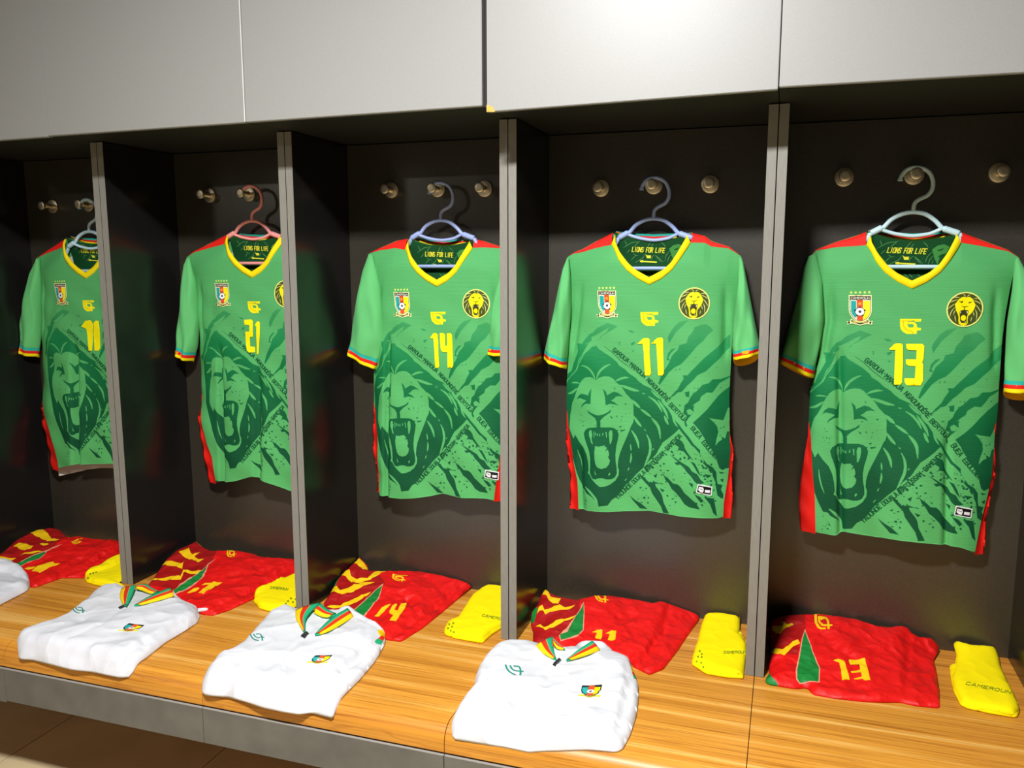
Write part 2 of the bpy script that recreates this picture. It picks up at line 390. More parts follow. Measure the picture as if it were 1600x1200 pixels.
# ------------------------------------------------------------------ a small painter for the flat prints on the jerseys
class Canvas:
    def __init__(s, u0, u1, w0, w1, ppm, ss=2):
        s.u0, s.u1, s.w0, s.w1 = u0, u1, w0, w1; s.ss = ss; s.k = ppm*ss
        s.nx = int(round((u1-u0)*ppm))*ss; s.ny = int(round((w1-w0)*ppm))*ss
        s.a = np.zeros((s.ny, s.nx, 3), np.float32); s.off = (0, 0)
    def poly(s, pts, col):
        P = (np.asarray(pts, float)-[s.u0, s.w0])*s.k
        x0, y0 = np.floor(P.min(0)).astype(int); x1, y1 = np.ceil(P.max(0)).astype(int)
        x0, y0, x1, y1 = max(0, x0), max(0, y0), min(s.nx, x1+1), min(s.ny, y1+1)
        if x1 <= x0 or y1 <= y0: return
        mk = np.zeros((y1-y0, x1-x0), bool); xs = np.arange(x0, x1)+.5; n = len(P)
        for i in range(n):
            ax, ay = P[i]; bx, by = P[(i+1) % n]
            if ay == by: continue
            lo, hi = (ay, by) if ay < by else (by, ay)
            r0 = max(y0, int(math.ceil(lo-.5))); r1 = min(y1-1, int(math.ceil(hi-.5))-1)
            if r1 < r0: continue
            ys = np.arange(r0, r1+1)+.5; xi = ax+(ys-ay)*(bx-ax)/(by-ay)
            mk[r0-y0:r1+1-y0] ^= xs[None, :] > xi[:, None]
        if callable(col):
            rows = col((np.arange(y0, y1)+.5)/s.k+s.w0).astype(np.float32)
            blk = s.a[y0:y1, x0:x1]; blk[mk] = np.broadcast_to(rows[:, None, :], blk.shape)[mk]
        else: s.a[y0:y1, x0:x1][mk] = col
    def stroke(s, pts, width, col, taper=False):
        P = densify(pts, .004, False) if len(pts) > 1 else np.array(pts, float)
        for _ in range(2):
            if len(P) > 4: P[1:-1] = (P[:-2]+2*P[1:-1]+P[2:])/4
        n = len(P); t = np.gradient(P, axis=0); t /= np.maximum(np.linalg.norm(t, axis=1), 1e-9)[:, None]; nn = np.stack([-t[:, 1], t[:, 0]], 1)
        f = np.linspace(0, 1, n); wd = width/2*(np.minimum(1, .35+2.2*np.minimum(f, 1-f)) if taper else np.ones(n))
        s.poly(np.vstack([P+nn*wd[:, None], (P-nn*wd[:, None])[::-1]]), col)
    def disc(s, c, rx, ry, col, n=28):
        s.poly([(c[0]+rx*math.cos(2*math.pi*i/n), c[1]+ry*math.sin(2*math.pi*i/n)) for i in range(n)], col)
    def image(s, name):
        q = s.ss; im = s.a.reshape(s.ny//q, q, s.nx//q, q, 3).mean((1, 3))
        h, w = im.shape[:2]; I = bpy.data.images.new(name, w, h); px = np.ones((h, w, 4), np.float32); px[..., :3] = im
        I.pixels.foreach_set(px.ravel()); I.update(); I.pack(); return I

GLYPH = {'A': [[(0, 0), (1.5, 6), (2.5, 6), (4, 0)], [(.7, 2.0), (3.3, 2.0)]], 'B': [[(0, 0), (0, 6), (3, 6), (4, 5), (4, 4), (3, 3), (0, 3)], [(3, 3), (4, 2), (4, 1), (3, 0), (0, 0)]],
 'C': [[(4, 5), (3, 6), (1, 6), (0, 5), (0, 1), (1, 0), (3, 0), (4, 1)]], 'D': [[(0, 0), (0, 6), (3, 6), (4, 5), (4, 1), (3, 0), (0, 0)]], 'E': [[(4, 0), (0, 0), (0, 6), (4, 6)], [(0, 3), (3.2, 3)]],
 'F': [[(0, 0), (0, 6), (4, 6)], [(0, 3), (3, 3)]], 'G': [[(4, 5), (3, 6), (1, 6), (0, 5), (0, 1), (1, 0), (3, 0), (4, 1), (4, 3), (2.2, 3)]], 'I': [[(2, 0), (2, 6)]], 'L': [[(0, 6), (0, 0), (4, 0)]],
 'M': [[(0, 0), (0, 6), (2, 3), (4, 6), (4, 0)]], 'N': [[(0, 0), (0, 6), (4, 0), (4, 6)]], 'O': [[(0, 1), (0, 5), (1, 6), (3, 6), (4, 5), (4, 1), (3, 0), (1, 0), (0, 1)]],
 'R': [[(0, 0), (0, 6), (3, 6), (4, 5), (4, 4), (3, 3), (0, 3)], [(2, 3), (4, 0)]], 'S': [[(4, 5), (3, 6), (1, 6), (0, 5), (0, 4), (1, 3), (3, 3), (4, 2), (4, 1), (3, 0), (1, 0), (0, 1)]],
 'T': [[(0, 6), (4, 6)], [(2, 6), (2, 0)]], 'U': [[(0, 6), (0, 1), (1, 0), (3, 0), (4, 1), (4, 6)]], 'W': [[(0, 6), (1, 0), (2, 4), (3, 0), (4, 6)]], 'Y': [[(0, 6), (2, 3), (4, 6)], [(2, 3), (2, 0)]],
 '.': [[(2, 2.6), (2, 3.4)]], '-': [[(1, 3), (3, 3)]], 'e': [[(4, 0), (0, 0), (0, 6), (4, 6)], [(0, 3), (3.2, 3)], [(1.4, 7.2), (3, 8.2)]], ' ': []}
def text_strokes(txt, p0, p1, h, slant=0.):
    """strokes of a word written from p0 to p1 (baseline), letter height h"""
    p0, p1 = np.array(p0, float), np.array(p1, float); d = p1-p0; L = np.linalg.norm(d); d /= L; n = np.array([-d[1], d[0]])
    adv = L/len(txt); out = []
    for i, ch in enumerate(txt):
        for st in GLYPH[ch]: out.append([tuple(p0+d*(adv*(i+.12)+x/4*adv*.72+slant*y/6*h)+n*(y/6*h)) for x, y in st])
    return out
def thick(st, w):
    """a stroke as quads"""
    q = []
    for a, b in zip(st[:-1], st[1:]):
        a, b = np.array(a, float), np.array(b, float); d = b-a; l = np.linalg.norm(d)
        if l < 1e-9: continue
        d /= l; n = np.array([-d[1], d[0]])*w/2; e = d*w*.45
        q.append([tuple(a-e+n), tuple(b+e+n), tuple(b+e-n), tuple(a-e-n)])
    return q

C8 = lambda r, g, b: np.array((r/255, g/255, b/255), np.float32)
LIGHT_A, LIGHT_B = C8(83, 171, 100), C8(88, 179, 101)  # chest end tinted darker to offset the stronger lamplight falling there
YP = .235
XV4, ZV4 = on_y(1014.5, 445, YP); XV5, ZV5 = on_y(1423.5, 451.5, YP)
def p4(px, py): x, z = on_y(px, py, YP); return (x-XV4, z-ZV4)
def p5(px, py): x, z = on_y(px, py, YP); return (x-XV5, z-ZV5)
def R4(ox, oy):
    return lambda *pts: [p4(ox+x*.1, oy+y*.1) for x, y in pts]
R1, R2, R3, RR4, R5, R6 = R4(880, 560), R4(880, 670), R4(880, 480), R4(990, 480), R4(990, 590), R4(990, 695)

def jersey_print():
    cv = Canvas(-.31, .31, -.74, .16, 1700)
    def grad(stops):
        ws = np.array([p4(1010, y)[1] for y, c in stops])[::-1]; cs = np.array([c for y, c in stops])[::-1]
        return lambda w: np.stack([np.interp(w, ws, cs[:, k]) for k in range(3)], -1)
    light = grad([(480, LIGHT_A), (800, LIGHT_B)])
    dark = grad([(480, C8(70, 158, 90)), (520, C8(50, 146, 84)), (570, C8(12, 126, 68)), (640, C8(2, 104, 56)), (720, C8(0, 84, 47)), (800, C8(0, 78, 44))])
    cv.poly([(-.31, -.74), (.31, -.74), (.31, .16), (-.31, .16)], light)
    D = lambda pts: cv.poly(pts, dark)
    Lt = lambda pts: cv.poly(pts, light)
    # faint broad bands high on the chest
    D(R3((300, 560), (520, 330), (700, 240), (860, 300), (760, 360), (620, 440), (540, 530), (440, 520), (380, 560)))
    Lt(R3((430, 470), (520, 430), (640, 360), (720, 320), (690, 380), (600, 450), (530, 540), (440, 560)))
    D(R3((1010, 355), (1080, 360), (1130, 400), (1060, 395))); D(R3((870, 530), (900, 545), (890, 580)))
    D(R3((1060, 560), (1120, 535), (1130, 560), (1080, 600)))
    # mane
    D(R3((430, 620), (520, 600), (560, 650), (700, 740), (760, 780), (850, 860), (880, 910), (960, 960), (1040, 1040), (1090, 1070), (1170, 1130), (1250, 1210)) +
      R5((150, 110), (280, 170), (420, 310), (480, 400), (540, 490), (600, 590), (620, 680), (660, 740), (720, 790), (650, 860), (540, 950), (460, 1010), (380, 1140)) +
      R2((1480, 350), (1440, 410), (1340, 500), (1260, 600), (1150, 700), (1060, 800), (980, 870), (900, 980), (840, 1050), (760, 1100), (700, 1180), (560, 1195), (530, 1130), (440, 1050), (350, 1000), (310, 950), (250, 940),
         (180, 800), (60, 500), (0, 250), (-60, 0)) + R1((-60, 600), (40, 300)) + R3((70, 1080), (150, 980), (200, 890), (270, 770), (330, 720)))
    D(R3((-40, 1100), (80, 1000), (110, 900), (170, 780), (210, 700), (200, 620), (180, 570), (280, 575), (330, 500), (400, 420), (450, 400), (390, 520), (330, 590), (390, 560), (300, 720), (220, 820), (190, 900), (150, 980), (70, 1070), (0, 1180)))
    Lt(R3((-40, 1190), (75, 1085), (160, 985), (205, 895), (280, 775), (400, 640), (470, 560), (430, 640), (330, 730), (290, 800), (225, 890), (190, 980), (90, 1080), (0, 1180)))
    # face
    Lt(R1((500, 335), (465, 300), (400, 285), (330, 300), (280, 340), (240, 400), (200, 480), (170, 560), (130, 640), (90, 700), (70, 760), (40, 900), (40, 1100)) +
       R2((60, 60), (115, 170), (150, 100), (220, 200), (300, 290), (350, 400), (378, 520), (390, 640), (375, 690), (410, 710), (450, 780), (520, 850), (580, 895), (650, 890), (740, 860), (820, 800), (870, 720), (875, 640), (855, 580), (862, 480), (885, 380), (930, 270), (980, 160), (1040, 20)) +
       R1((1060, 1060), (1090, 1010), (1110, 930), (1100, 860), (1100, 740), (1085, 660), (1040, 600), (990, 550), (940, 470), (900, 420), (830, 360), (790, 310), (730, 275), (650, 270), (580, 290), (530, 320)))
    D(R2((400, -20), (530, -35), (530, -120), (590, -120), (590, -35), (740, -35), (800, -20), (850, 20), (870, 80), (860, 150), (830, 270), (815, 400), (820, 500), (838, 600), (842, 690), (812, 750), (760, 775), (700, 778), (660, 770), (620, 757), (540, 762), (515, 780), (460, 770), (440, 740), (412, 680), (416, 560), (416, 450), (400, 340), (360, 230), (330, 150), (310, 70), (340, 10)))
    D(R1((530, 1075), (530, 980), (500, 920), (440, 880), (390, 850), (365, 803), (430, 842), (500, 868), (560, 880), (640, 860), (700, 832), (752, 790), (745, 830), (700, 862), (640, 902), (592, 950), (575, 1000), (590, 1075)))
    D(R1((190, 645), (220, 590), (270, 553), (330, 560), (390, 577), (410, 520), (442, 468), (437, 560), (432, 705), (350, 702), (300, 732), (252, 775), (280, 720), (330, 680), (362, 655), (290, 632), (240, 620)))
    D(R1((628, 468), (680, 518), (695, 570), (750, 538), (800, 513), (860, 530), (900, 560), (945, 592), (880, 582), (830, 592), (790, 632), (750, 652), (810, 682), (862, 732), (800, 712), (740, 702), (672, 722), (665, 620), (650, 540)))
    Lt(R2((505, 252), (560, 265), (600, 255), (655, 248), (665, 275), (690, 280), (660, 340), (700, 310), (715, 360), (720, 400), (703, 430), (735, 480), (720, 540), (680, 590), (600, 612), (540, 592), (505, 540), (490, 450), (488, 350)))
    Lt(R2((398, 50), (415, 12), (445, 18), (458, 80), (448, 150), (470, 235), (440, 210), (425, 150), (402, 100))); Lt(R2((718, 60), (735, 12), (772, 18), (778, 80), (770, 160), (745, 232), (730, 225), (725, 140)))
    Lt(R2((478, 28), (490, 30), (492, 130), (482, 128))); Lt(R2((668, 35), (688, 40), (692, 128), (680, 128)))
    for x, y in ((512, 60), (545, 70), (578, 75), (628, 62)): Lt(R2((x-6, y-12), (x+6, y-12), (x+9, y+30), (x-9, y+30)))
    Lt(R2((490, 620), (522, 705), (503, 712))); Lt(R2((710, 700), (732, 668), (747, 690), (722, 725)))
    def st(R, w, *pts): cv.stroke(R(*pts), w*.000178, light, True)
    st(R1, 34, (262, 115), (330, 118), (400, 155), (450, 210), (485, 265), (500, 330)); st(R1, 36, (745, 85), (680, 110), (610, 160), (560, 220), (525, 310))
    st(R1, 26, (90, 392), (160, 382), (245, 392)); st(R1, 38, (20, 570), (110, 540), (200, 470)); st(R1, 36, (825, 345), (900, 312), (970, 292), (1030, 300))
    st(R1, 46, (890, 412), (1000, 450), (1100, 488), (1190, 505)); st(R1, 20, (1238, 540), (1285, 552)); st(R1, 24, (1330, 590), (1400, 622), (1470, 700), (1555, 835))
    st(R1, 50, (1065, 640), (1130, 700), (1205, 770)); st(R1, 40, (1210, 785), (1290, 842), (1380, 912)); st(R1, 46, (1385, 925), (1450, 1000), (1490, 1060), (1520, 1190))
    st(R1, 44, (1108, 905), (1150, 980), (1225, 1065)); st(R1, 18, (1265, 1100), (1297, 1132)); st(R2, 40, (1068, 20), (1130, 110), (1170, 200), (1187, 300))
    st(R2, 40, (1305, 85), (1350, 170), (1368, 280), (1358, 380), (1312, 490), (1265, 600)); st(R2, 22, (1053, 235), (1062, 345)); st(R2, 28, (1058, 378), (1064, 440), (1046, 535))
    st(R2, 20, (1032, 602), (1012, 652)); st(R2, 16, (1000, 770), (962, 812)); st(R2, 18, (1422, 298), (1395, 332)); st(R2, 22, (172, 330), (185, 450), (215, 570), (255, 675)); st(R2, 22, (1488, 10), (1512, 90), (1522, 160))
    st(R2, 46, (325, 900), (400, 960), (460, 1020), (520, 1090), (550, 1190))
    st(R5, 34, (235, 290), (330, 350), (400, 430), (450, 535)); st(R5, 30, (275, 195), (350, 270), (425, 335)); st(R5, 40, (385, 345), (450, 440), (510, 540), (545, 640)); st(R5, 40, (485, 590), (520, 680), (548, 730)); st(R5, 26, (435, 345), (525, 465))
    st(R5, 22, (190, 120), (90, 50), (40, 0))
    # claw marks, upper right
    D(RR4((1050, 280), (960, 310), (930, 380), (860, 460), (830, 560), (720, 590), (700, 660), (600, 760), (570, 840), (540, 900), (470, 1000), (430, 1080), (390, 1190), (410, 1210), (480, 1120), (560, 1010), (640, 940), (740, 890), (800, 830), (900, 720), (1000, 600), (1100, 520), (1170, 430), (1250, 365), (1190, 300), (1130, 260)))
    D(RR4((560, 420), (640, 300), (720, 230), (860, 200), (760, 300), (660, 400), (560, 560), (540, 480)))
    D(RR4((540, 720), (600, 650), (660, 640), (580, 720), (545, 790), (580, 830), (520, 820)))
    D(RR4((1560, 430), (1400, 560), (1330, 620), (1200, 720), (1100, 800), (1000, 900), (900, 1000), (850, 1060), (770, 1060), (790, 1110), (740, 1190)) + R5((700, 170), (620, 250), (560, 325), (640, 275), (690, 230), (760, 215), (830, 130), (900, 70), (950, 20)) + RR4((1000, 1060), (1130, 1000), (1240, 900), (1330, 830), (1400, 770), (1560, 640)))
    D(R5((1560, -20), (1380, 30), (1240, 30), (1180, 90), (1080, 110), (1000, 200), (940, 240), (890, 310), (860, 380), (800, 430), (790, 500), (775, 560), (830, 590), (820, 650), (800, 720), (830, 775), (842, 740), (820, 690), (850, 640), (910, 575), (850, 570), (830, 510), (880, 480), (950, 530), (940, 470), (960, 430), (920, 440), (960, 400), (1040, 350), (1060, 290), (1150, 230), (1240, 240), (1290, 180), (1350, 100), (1560, -10)))
    D(R5((810, 220), (880, 205), (875, 300), (820, 290)))
    D(R5((930, 700), (1020, 620), (1150, 500), (1250, 390), (1350, 290), (1450, 210), (1580, 120), (1580, 1190)) + R6((1580, 400), (1460, 390), (1400, 412), (1350, 370), (1320, 280), (1300, 180), (1220, 50)) + R5((1130, 960), (1080, 890), (1030, 810), (960, 730)))
    Lt(R5((1182, 628), (1280, 652), (1420, 682), (1495, 500), (1580, 480), (1580, 880), (1480, 870), (1460, 980), (1395, 938), (1415, 990), (1360, 1010), (1298, 1072), (1310, 990), (1340, 870), (1320, 780), (1260, 700)))
    # claw marks, lower right
    D(R5((645, 655), (720, 735), (790, 830), (870, 920), (950, 1030), (1050, 1120)) + R6((1050, 130), (1090, 210), (1150, 290), (1240, 350), (1300, 430), (1312, 540), (1330, 622), (1412, 650), (1390, 720), (1432, 800), (1420, 862), (1390, 850), (1330, 800), (1312, 700), (1290, 580), (1250, 500), (1230, 420), (1180, 370), (1112, 300), (1095, 210), (1030, 110), (960, 30), (915, 0)) + R5((820, 920), (760, 850), (700, 770)))
    D(R5((690, 950), (760, 985), (800, 1050)) + R6((800, 30), (830, 90), (880, 160), (945, 245), (900, 212), (850, 172), (790, 100), (720, 80), (645, 105), (700, 78), (712, 30), (650, -10)))
    D(R6((565, 150), (650, 200), (740, 260), (820, 310), (870, 340), (920, 410), (1000, 450), (1050, 530), (1115, 590), (1010, 605), (960, 560), (900, 480), (830, 410), (790, 350), (730, 300), (680, 312), (640, 270), (700, 265)))
    D(R6((890, 250), (960, 280), (1010, 370), (1062, 495), (1000, 420), (940, 320)))
    D(R6((425, 395), (480, 480), (560, 540), (620, 600), (700, 612), (750, 660), (800, 740), (900, 830), (985, 905), (1040, 1000), (880, 970), (800, 920), (740, 830), (660, 740), (600, 690), (550, 600), (500, 550), (470, 480)))
    D(R6((118, 508), (150, 488), (250, 590), (330, 588), (350, 652), (420, 740), (450, 800), (470, 900), (560, 1080), (470, 1080), (430, 960), (370, 870), (290, 750), (260, 660), (180, 580)))
    D(R2((1035, 1035), (1130, 1110), (1200, 1160), (1300, 1240), (1200, 1230), (1090, 1110))); D(R6((-20, 830), (120, 910), (220, 1000), (100, 985), (0, 860)))
    D(R6((960, 760), (1050, 800), (1105, 870), (1060, 895), (1000, 820))); D(R6((1110, 800), (1270, 840), (1290, 1000), (1310, 1130), (1250, 1070), (1200, 920)))
    D(R6((260, 590), (330, 575), (420, 610), (330, 605))); D(R6((160, 350), (220, 295), (230, 330), (200, 360), (225, 400), (250, 430), (200, 420)))
    for R, a in ((R6, ((1110, 450), (1230, 480), (1160, 520))), (R6, ((870, 575), (940, 600), (930, 660), (890, 610))), (R6, ((1370, 560), (1430, 550), (1420, 610))), (R6, ((1340, 430), (1440, 460), (1380, 470))), (R6, ((640, 540), (600, 520), (640, 560), (650, 530))),
                 (R6, ((310, 480), (370, 450), (350, 520))), (R6, ((640, 880), (680, 880), (660, 910))), (R6, ((510, 780), (550, 790), (530, 820))), (R6, ((410, 680), (490, 710), (450, 740))), (R6, ((90, 660), (140, 645), (110, 680))),
                 (R1, ((800, 445), (830, 470), (810, 480))), (R1, ((730, 880), (780, 915), (760, 930))), (R1, ((870, 1060), (920, 1050), (900, 1080))), (R1, ((890, 1110), (980, 1120), (910, 1140))), (R1, ((960, 700), (1000, 710), (970, 725))), (R1, ((770, 735), (790, 745), (775, 765)))): D(R(*a))
    rs = random.Random(3)
    zones = [R6((20, 560), (420, 60), (640, 60), (1280, 330), (1330, 980), (60, 980)), R1((60, 780), (500, 900), (1060, 850), (1020, 1150), (200, 1200)), RR4((560, 1000), (1460, 500), (1500, 1000), (800, 1300)), R5((560, 350), (900, 60), (1450, 100), (1050, 560), (760, 700)),
             R2((240, 960), (420, 1190), (240, 1190)), R5((1190, 640), (1470, 700), (1440, 950), (1320, 980)), R6((900, 100), (1300, 260), (1300, 760), (1000, 420)), R3((140, 460), (420, 330), (900, 420), (1150, 560), (1150, 700))]
    for zi, z in enumerate(zones):
        z = np.array(z); lo, hi = z.min(0), z.max(0)
        for k in range((170, 46, 34, 30, 24, 14, 60, 14)[zi]):
            c = (rs.uniform(lo[0], hi[0]), rs.uniform(lo[1], hi[1]))
            if not inside(z, [c])[0]: continue
            r = rs.uniform(.0010, .0026 if zi not in (0, 6) else .0044); a0 = rs.uniform(0, 6.3); el = rs.uniform(.35, 1)
            cv.poly([(c[0]+r*rs.uniform(.6, 1.2)*math.cos(a0+t*1.047), c[1]+el*r*rs.uniform(.6, 1.2)*math.sin(a0+t*1.047)) for t in range(6)], dark)
    # the town names along the two crossing bands
    tcol = C8(6, 84, 44)
    def word(t, a, b, h=6.2):
        for s_ in text_strokes(t, p4(*a), p4(*b), h*.00178):
            for q in thick(s_, .0026): cv.poly(q, tcol)
    cv.stroke(R3((640, 605), (760, 690), (900, 830), (1010, 915), (1120, 990)), .0016, tcol, True)
    word('GAROUA', (957, 547.5), (981, 567)); word('.', (981.5, 567), (984, 569)); word('MAROUA', (983.5, 570), (1007, 591)); word('NGAOUNDeRe', (1010, 594), (1043, 628.5)); word('BERTOUA', (1044.5, 632.5), (1071, 660.5))
    word('BUEA', (1079, 668.5), (1093.5, 685.5)); word('EBOLOWA', (1097, 690), (1119.5, 718.5))
    word('YAOUNDe', (965, 780.5), (989, 757.5)); word('DOUALA', (991, 756), (1009.5, 738.5)); word('BAFOUSSAM', (1013, 735), (1040, 708.5)); word('-BAMENDA', (1040, 707.5), (1066.5, 681))
    # crest of the federation
    def q5(*pts): return [p5(1300+x/16, 440+y/16) for x, y in pts]
    cream, blk = C8(250, 246, 180), C8(16, 22, 10)
    for x, y in ((478, 270), (588, 270), (698, 268), (815, 266), (926, 264)):
        cv.poly(q5(*[(x+(46 if k % 2 == 0 else 19)*math.sin(k*math.pi/5), y-(46 if k % 2 == 0 else 19)*math.cos(k*math.pi/5)) for k in range(10)]), C8(228, 248, 110))
    shield = lambda g: q5((415-g, 335-g), (985+g, 335-g), (985+g, 740), (962+g, 830), (900+g*.7, 920+g*.7), (800, 985+g), (690, 1015+g), (590, 985+g), (490-g*.7, 900+g*.7), (432-g, 800), (412-g, 700))
    cv.poly(shield(0), cream); cv.poly(shield(-26), blk); cv.poly(shield(-36), C8(245, 245, 225))
    cv.poly(q5((470, 480), (600, 480), (600, 905), (560, 890), (500, 820), (470, 740)), C8(28, 172, 164)); cv.poly(q5((615, 450), (765, 450), (765, 960), (690, 978), (615, 950)), C8(228, 84, 34))
    cv.poly(q5((775, 480), (940, 480), (940, 740), (915, 830), (850, 915), (775, 955)), C8(252, 236, 10)); cv.poly(q5((440, 372), (958, 372), (958, 455), (440, 455)), blk)
    cv.disc(q5((688, 550))[0], .0036, .0036, C8(250, 170, 60))
    for s_ in text_strokes('CAMEROUN', *q5((462, 436), (935, 436)), 52/16*.0015):
        for q in thick(s_, .0012): cv.poly(q, C8(250, 244, 225))
    cv.disc(q5((690, 750))[0], .0118, .0106, blk); cv.disc(q5((690, 750))[0], .0108, .0098, C8(248, 246, 250)); cv.disc(q5((690, 748))[0], 0.0034, .0034, C8(60, 56, 62))
    for a in range(5):
        an = math.pi/2+a*2*math.pi/5; c = q5((690+125*math.cos(an), 750-112*math.sin(an)))[0]; cv.disc(c, .0022, .0022, blk, 8)
    cv.poly(q5((340, 985), (440, 1000), (460, 930), (560, 975), (690, 1035), (830, 970), (910, 925), (930, 985), (1025, 975), (990, 1025), (1000, 1070), (880, 1050), (780, 1070), (690, 1095), (590, 1065), (500, 1045), (370, 1075), (385, 1025)), cream)
    cv.poly(q5((392, 1000), (440, 1002), (430, 1050), (392, 1052)), blk); cv.poly(q5((930, 1000), (975, 992), (968, 1045), (925, 1045)), blk)
    cv.poly(q5((470, 965), (500, 965), (580, 1000), (690, 1040), (800, 1000), (890, 955), (905, 985), (890, 1015), (780, 1045), (690, 1070), (590, 1040), (480, 1010)), blk)
    for s_ in text_strokes('FECAFOOT', *q5((500, 1022), (885, 1022)), 34/16*.0015):
        for q in thick(s_, .0013): cv.poly(q, C8(236, 214, 110))
    # round lion badge
    def b5(*pts): return [p5(1470+x/16, 445+y/16) for x, y in pts]
    mid = b5((595, 615))[0]; rx = (b5((1062, 615))[0][0]-b5((120, 615))[0][0])/2; ry = (b5((595, 178))[0][1]-b5((595, 1055))[0][1])/2
    cv.disc(mid, rx, ry, C8(252, 244, 130), 60); cv.disc(mid, rx*.93, ry*.93, C8(66, 78, 24), 60)
    yl, dk, pale = C8(252, 240, 8), C8(60, 60, 12), C8(248, 242, 150)
    for pts in (((530, 225), (590, 255), (610, 300)), ((740, 240), (680, 262), (650, 300)), ((300, 310), (400, 305), (470, 325)), ((210, 440), (320, 385), (420, 365)), ((160, 600), (260, 520), (340, 470)), ((210, 800), (225, 690), (290, 600), (340, 560)), ((295, 750), (320, 680), (360, 620)), ((335, 760), (345, 850), (365, 915)),
                ((800, 350), (880, 335), (960, 355)), ((820, 385), (920, 420), (1020, 490)), ((860, 490), (950, 580), (1010, 690)), ((860, 610), (920, 720), (890, 880)), ((815, 670), (840, 780)), ((780, 800), (750, 920))): cv.stroke(b5(*pts), .0016, pale, True)
    cv.poly(b5((620, 310), (560, 295), (490, 320), (430, 370), (380, 430), (340, 480), (350, 560), (370, 640), (410, 720), (430, 800), (425, 890), (430, 960), (500, 1010), (560, 1020), (630, 1005), (675, 950), (670, 880), (690, 780), (760, 720), (810, 660), (850, 580), (870, 500), (830, 420), (790, 350), (720, 300)), yl)
    cv.poly(b5((470, 650), (560, 625), (690, 640), (700, 670), (660, 790), (645, 870), (640, 960), (560, 950), (465, 950), (470, 850), (460, 720)), dk); cv.disc(b5((560, 825))[0], 0.0063, .0072, yl); cv.poly(b5((440, 410), (500, 415), (555, 395), (530, 455), (490, 440)), dk); cv.poly(b5((690, 470), (700, 430), (790, 420), (740, 450)), dk)
    cv.stroke(b5((510, 530), (590, 555), (700, 530)), .0017, dk, True); cv.stroke(b5((590, 555), (590, 640)), .0016, dk)
    for a in ((470, 660, 500, 730), (640, 660, 690, 730)): cv.poly(b5((a[0], a[1]), (a[2], a[1]), ((a[0]+a[2])/2, a[3])), C8(244, 240, 220))
    for a in ((480, 900), (605, 900)): cv.poly(b5((a[0]-15, a[1]+45), (a[0]+20, a[1]+45), (a[0], a[1]-5)), pale)
    # maker's mark above the number
    def l5(*pts): return [p5(1390+x/26.67, 485+y/26.67) for x, y in pts]
    ye, og = C8(252, 238, 10), C8(206, 178, 0)
    cv.poly(l5((420, 345), (1315, 345), (1290, 460), (1060, 470), (1000, 400), (420, 500)), ye)
    cv.poly(l5((420, 400), (740, 400), (740, 620), (790, 700), (960, 700), (1000, 640), (960, 560), (760, 560), (740, 470), (1000, 470), (1110, 560), (1130, 700), (1300, 730), (1290, 820), (1130, 830), (1110, 970), (700, 970), (560, 900), (450, 780), (420, 640)), ye)
    cv.stroke(l5((560, 440), (560, 640), (620, 760), (720, 840), (960, 845), (965, 970)), .0018, og); cv.stroke(l5((450, 435), (1040, 435)), .0016, og)
    # care label at the hem
    def h6(*pts): return R6(*pts)
    cv.poly(h6((1015, 595), (1250, 655), (1232, 795), (988, 730)), C8(240, 240, 240)); cv.poly(h6((1026, 618), (1232, 668), (1218, 778), (1004, 720)), C8(14, 14, 16))
    cv.poly(h6((1035, 640), (1100, 655), (1112, 690), (1095, 735), (1050, 720), (1022, 690)), C8(236, 236, 236)); cv.poly(h6((1130, 690), (1212, 705), (1206, 750), (1124, 732)), C8(236, 236, 236))
    cv.stroke(h6((1045, 670), (1095, 690)), .0012, C8(20, 20, 20))
    return cv

def lining_print():
    cv = Canvas(-.135, .135, -.08, .15, 2400)
    def k5(*pts):
        r = []
        for x, y in pts: X, Z = on_y(1360+x*.0875, 360+y*.0875, .281); r.append((X-XV5, Z-ZV5))
        return r
    cv.poly([(-.135, -.08), (.135, -.08), (.135, .15), (-.135, .15)], C8(8, 74, 34))
    g2, g3 = C8(96, 150, 84), C8(14, 92, 44)
    for pts in (((100, 330), (300, 220), (480, 200)), ((330, 330), (400, 250), (480, 190)), ((620, 320), (680, 250), (720, 200)), ((700, 330), (760, 240)), ((180, 420), (260, 350)), ((310, 430), (380, 480), (430, 460)), ((330, 610), (520, 520), (560, 440)), ((770, 460), (900, 600)), ((800, 470), (940, 600)),
                ((920, 210), (990, 250), (1020, 310)), ((980, 580), (1000, 480), (1100, 380)), ((1030, 610), (1060, 510), (1120, 450)), ((920, 520), (950, 470)), ((1100, 600), (1120, 530)), ((160, 180), (200, 280)), ((260, 560), (360, 470)), ((690, 560), (700, 500), (760, 460)), ((590, 770), (690, 860)), ((680, 770), (760, 850)), ((830, 760), (890, 830))): cv.stroke(k5(*pts), .0017, g2, True)
    cv.poly(k5((1090, 340), (1190, 270), (1300, 250), (1400, 290), (1370, 370), (1330, 430), (1240, 470), (1200, 620), (1130, 480), (1120, 430)), C8(70, 150, 70))
    cv.poly(k5((1190, 350), (1260, 330), (1300, 310), (1270, 360), (1200, 370)), C8(14, 84, 36)); cv.poly(k5((1200, 470), (1260, 430), (1340, 410), (1260, 500)), C8(10, 80, 34))
    ye = C8(250, 238, 60)
    for s_ in text_strokes('LIONS FOR LIFE', *k5((285, 395), (985, 420)), 78*.0875*.00181, slant=.18):
        for q in thick(s_, .0022): cv.poly(q, ye)
    cv.poly(k5((570, 440), (600, 468), (690, 470), (680, 525), (600, 525)), ye); cv.poly(k5((440, 570), (510, 560), (520, 575), (810, 590), (800, 618), (520, 600), (490, 608), (450, 600)), ye)
    return cv

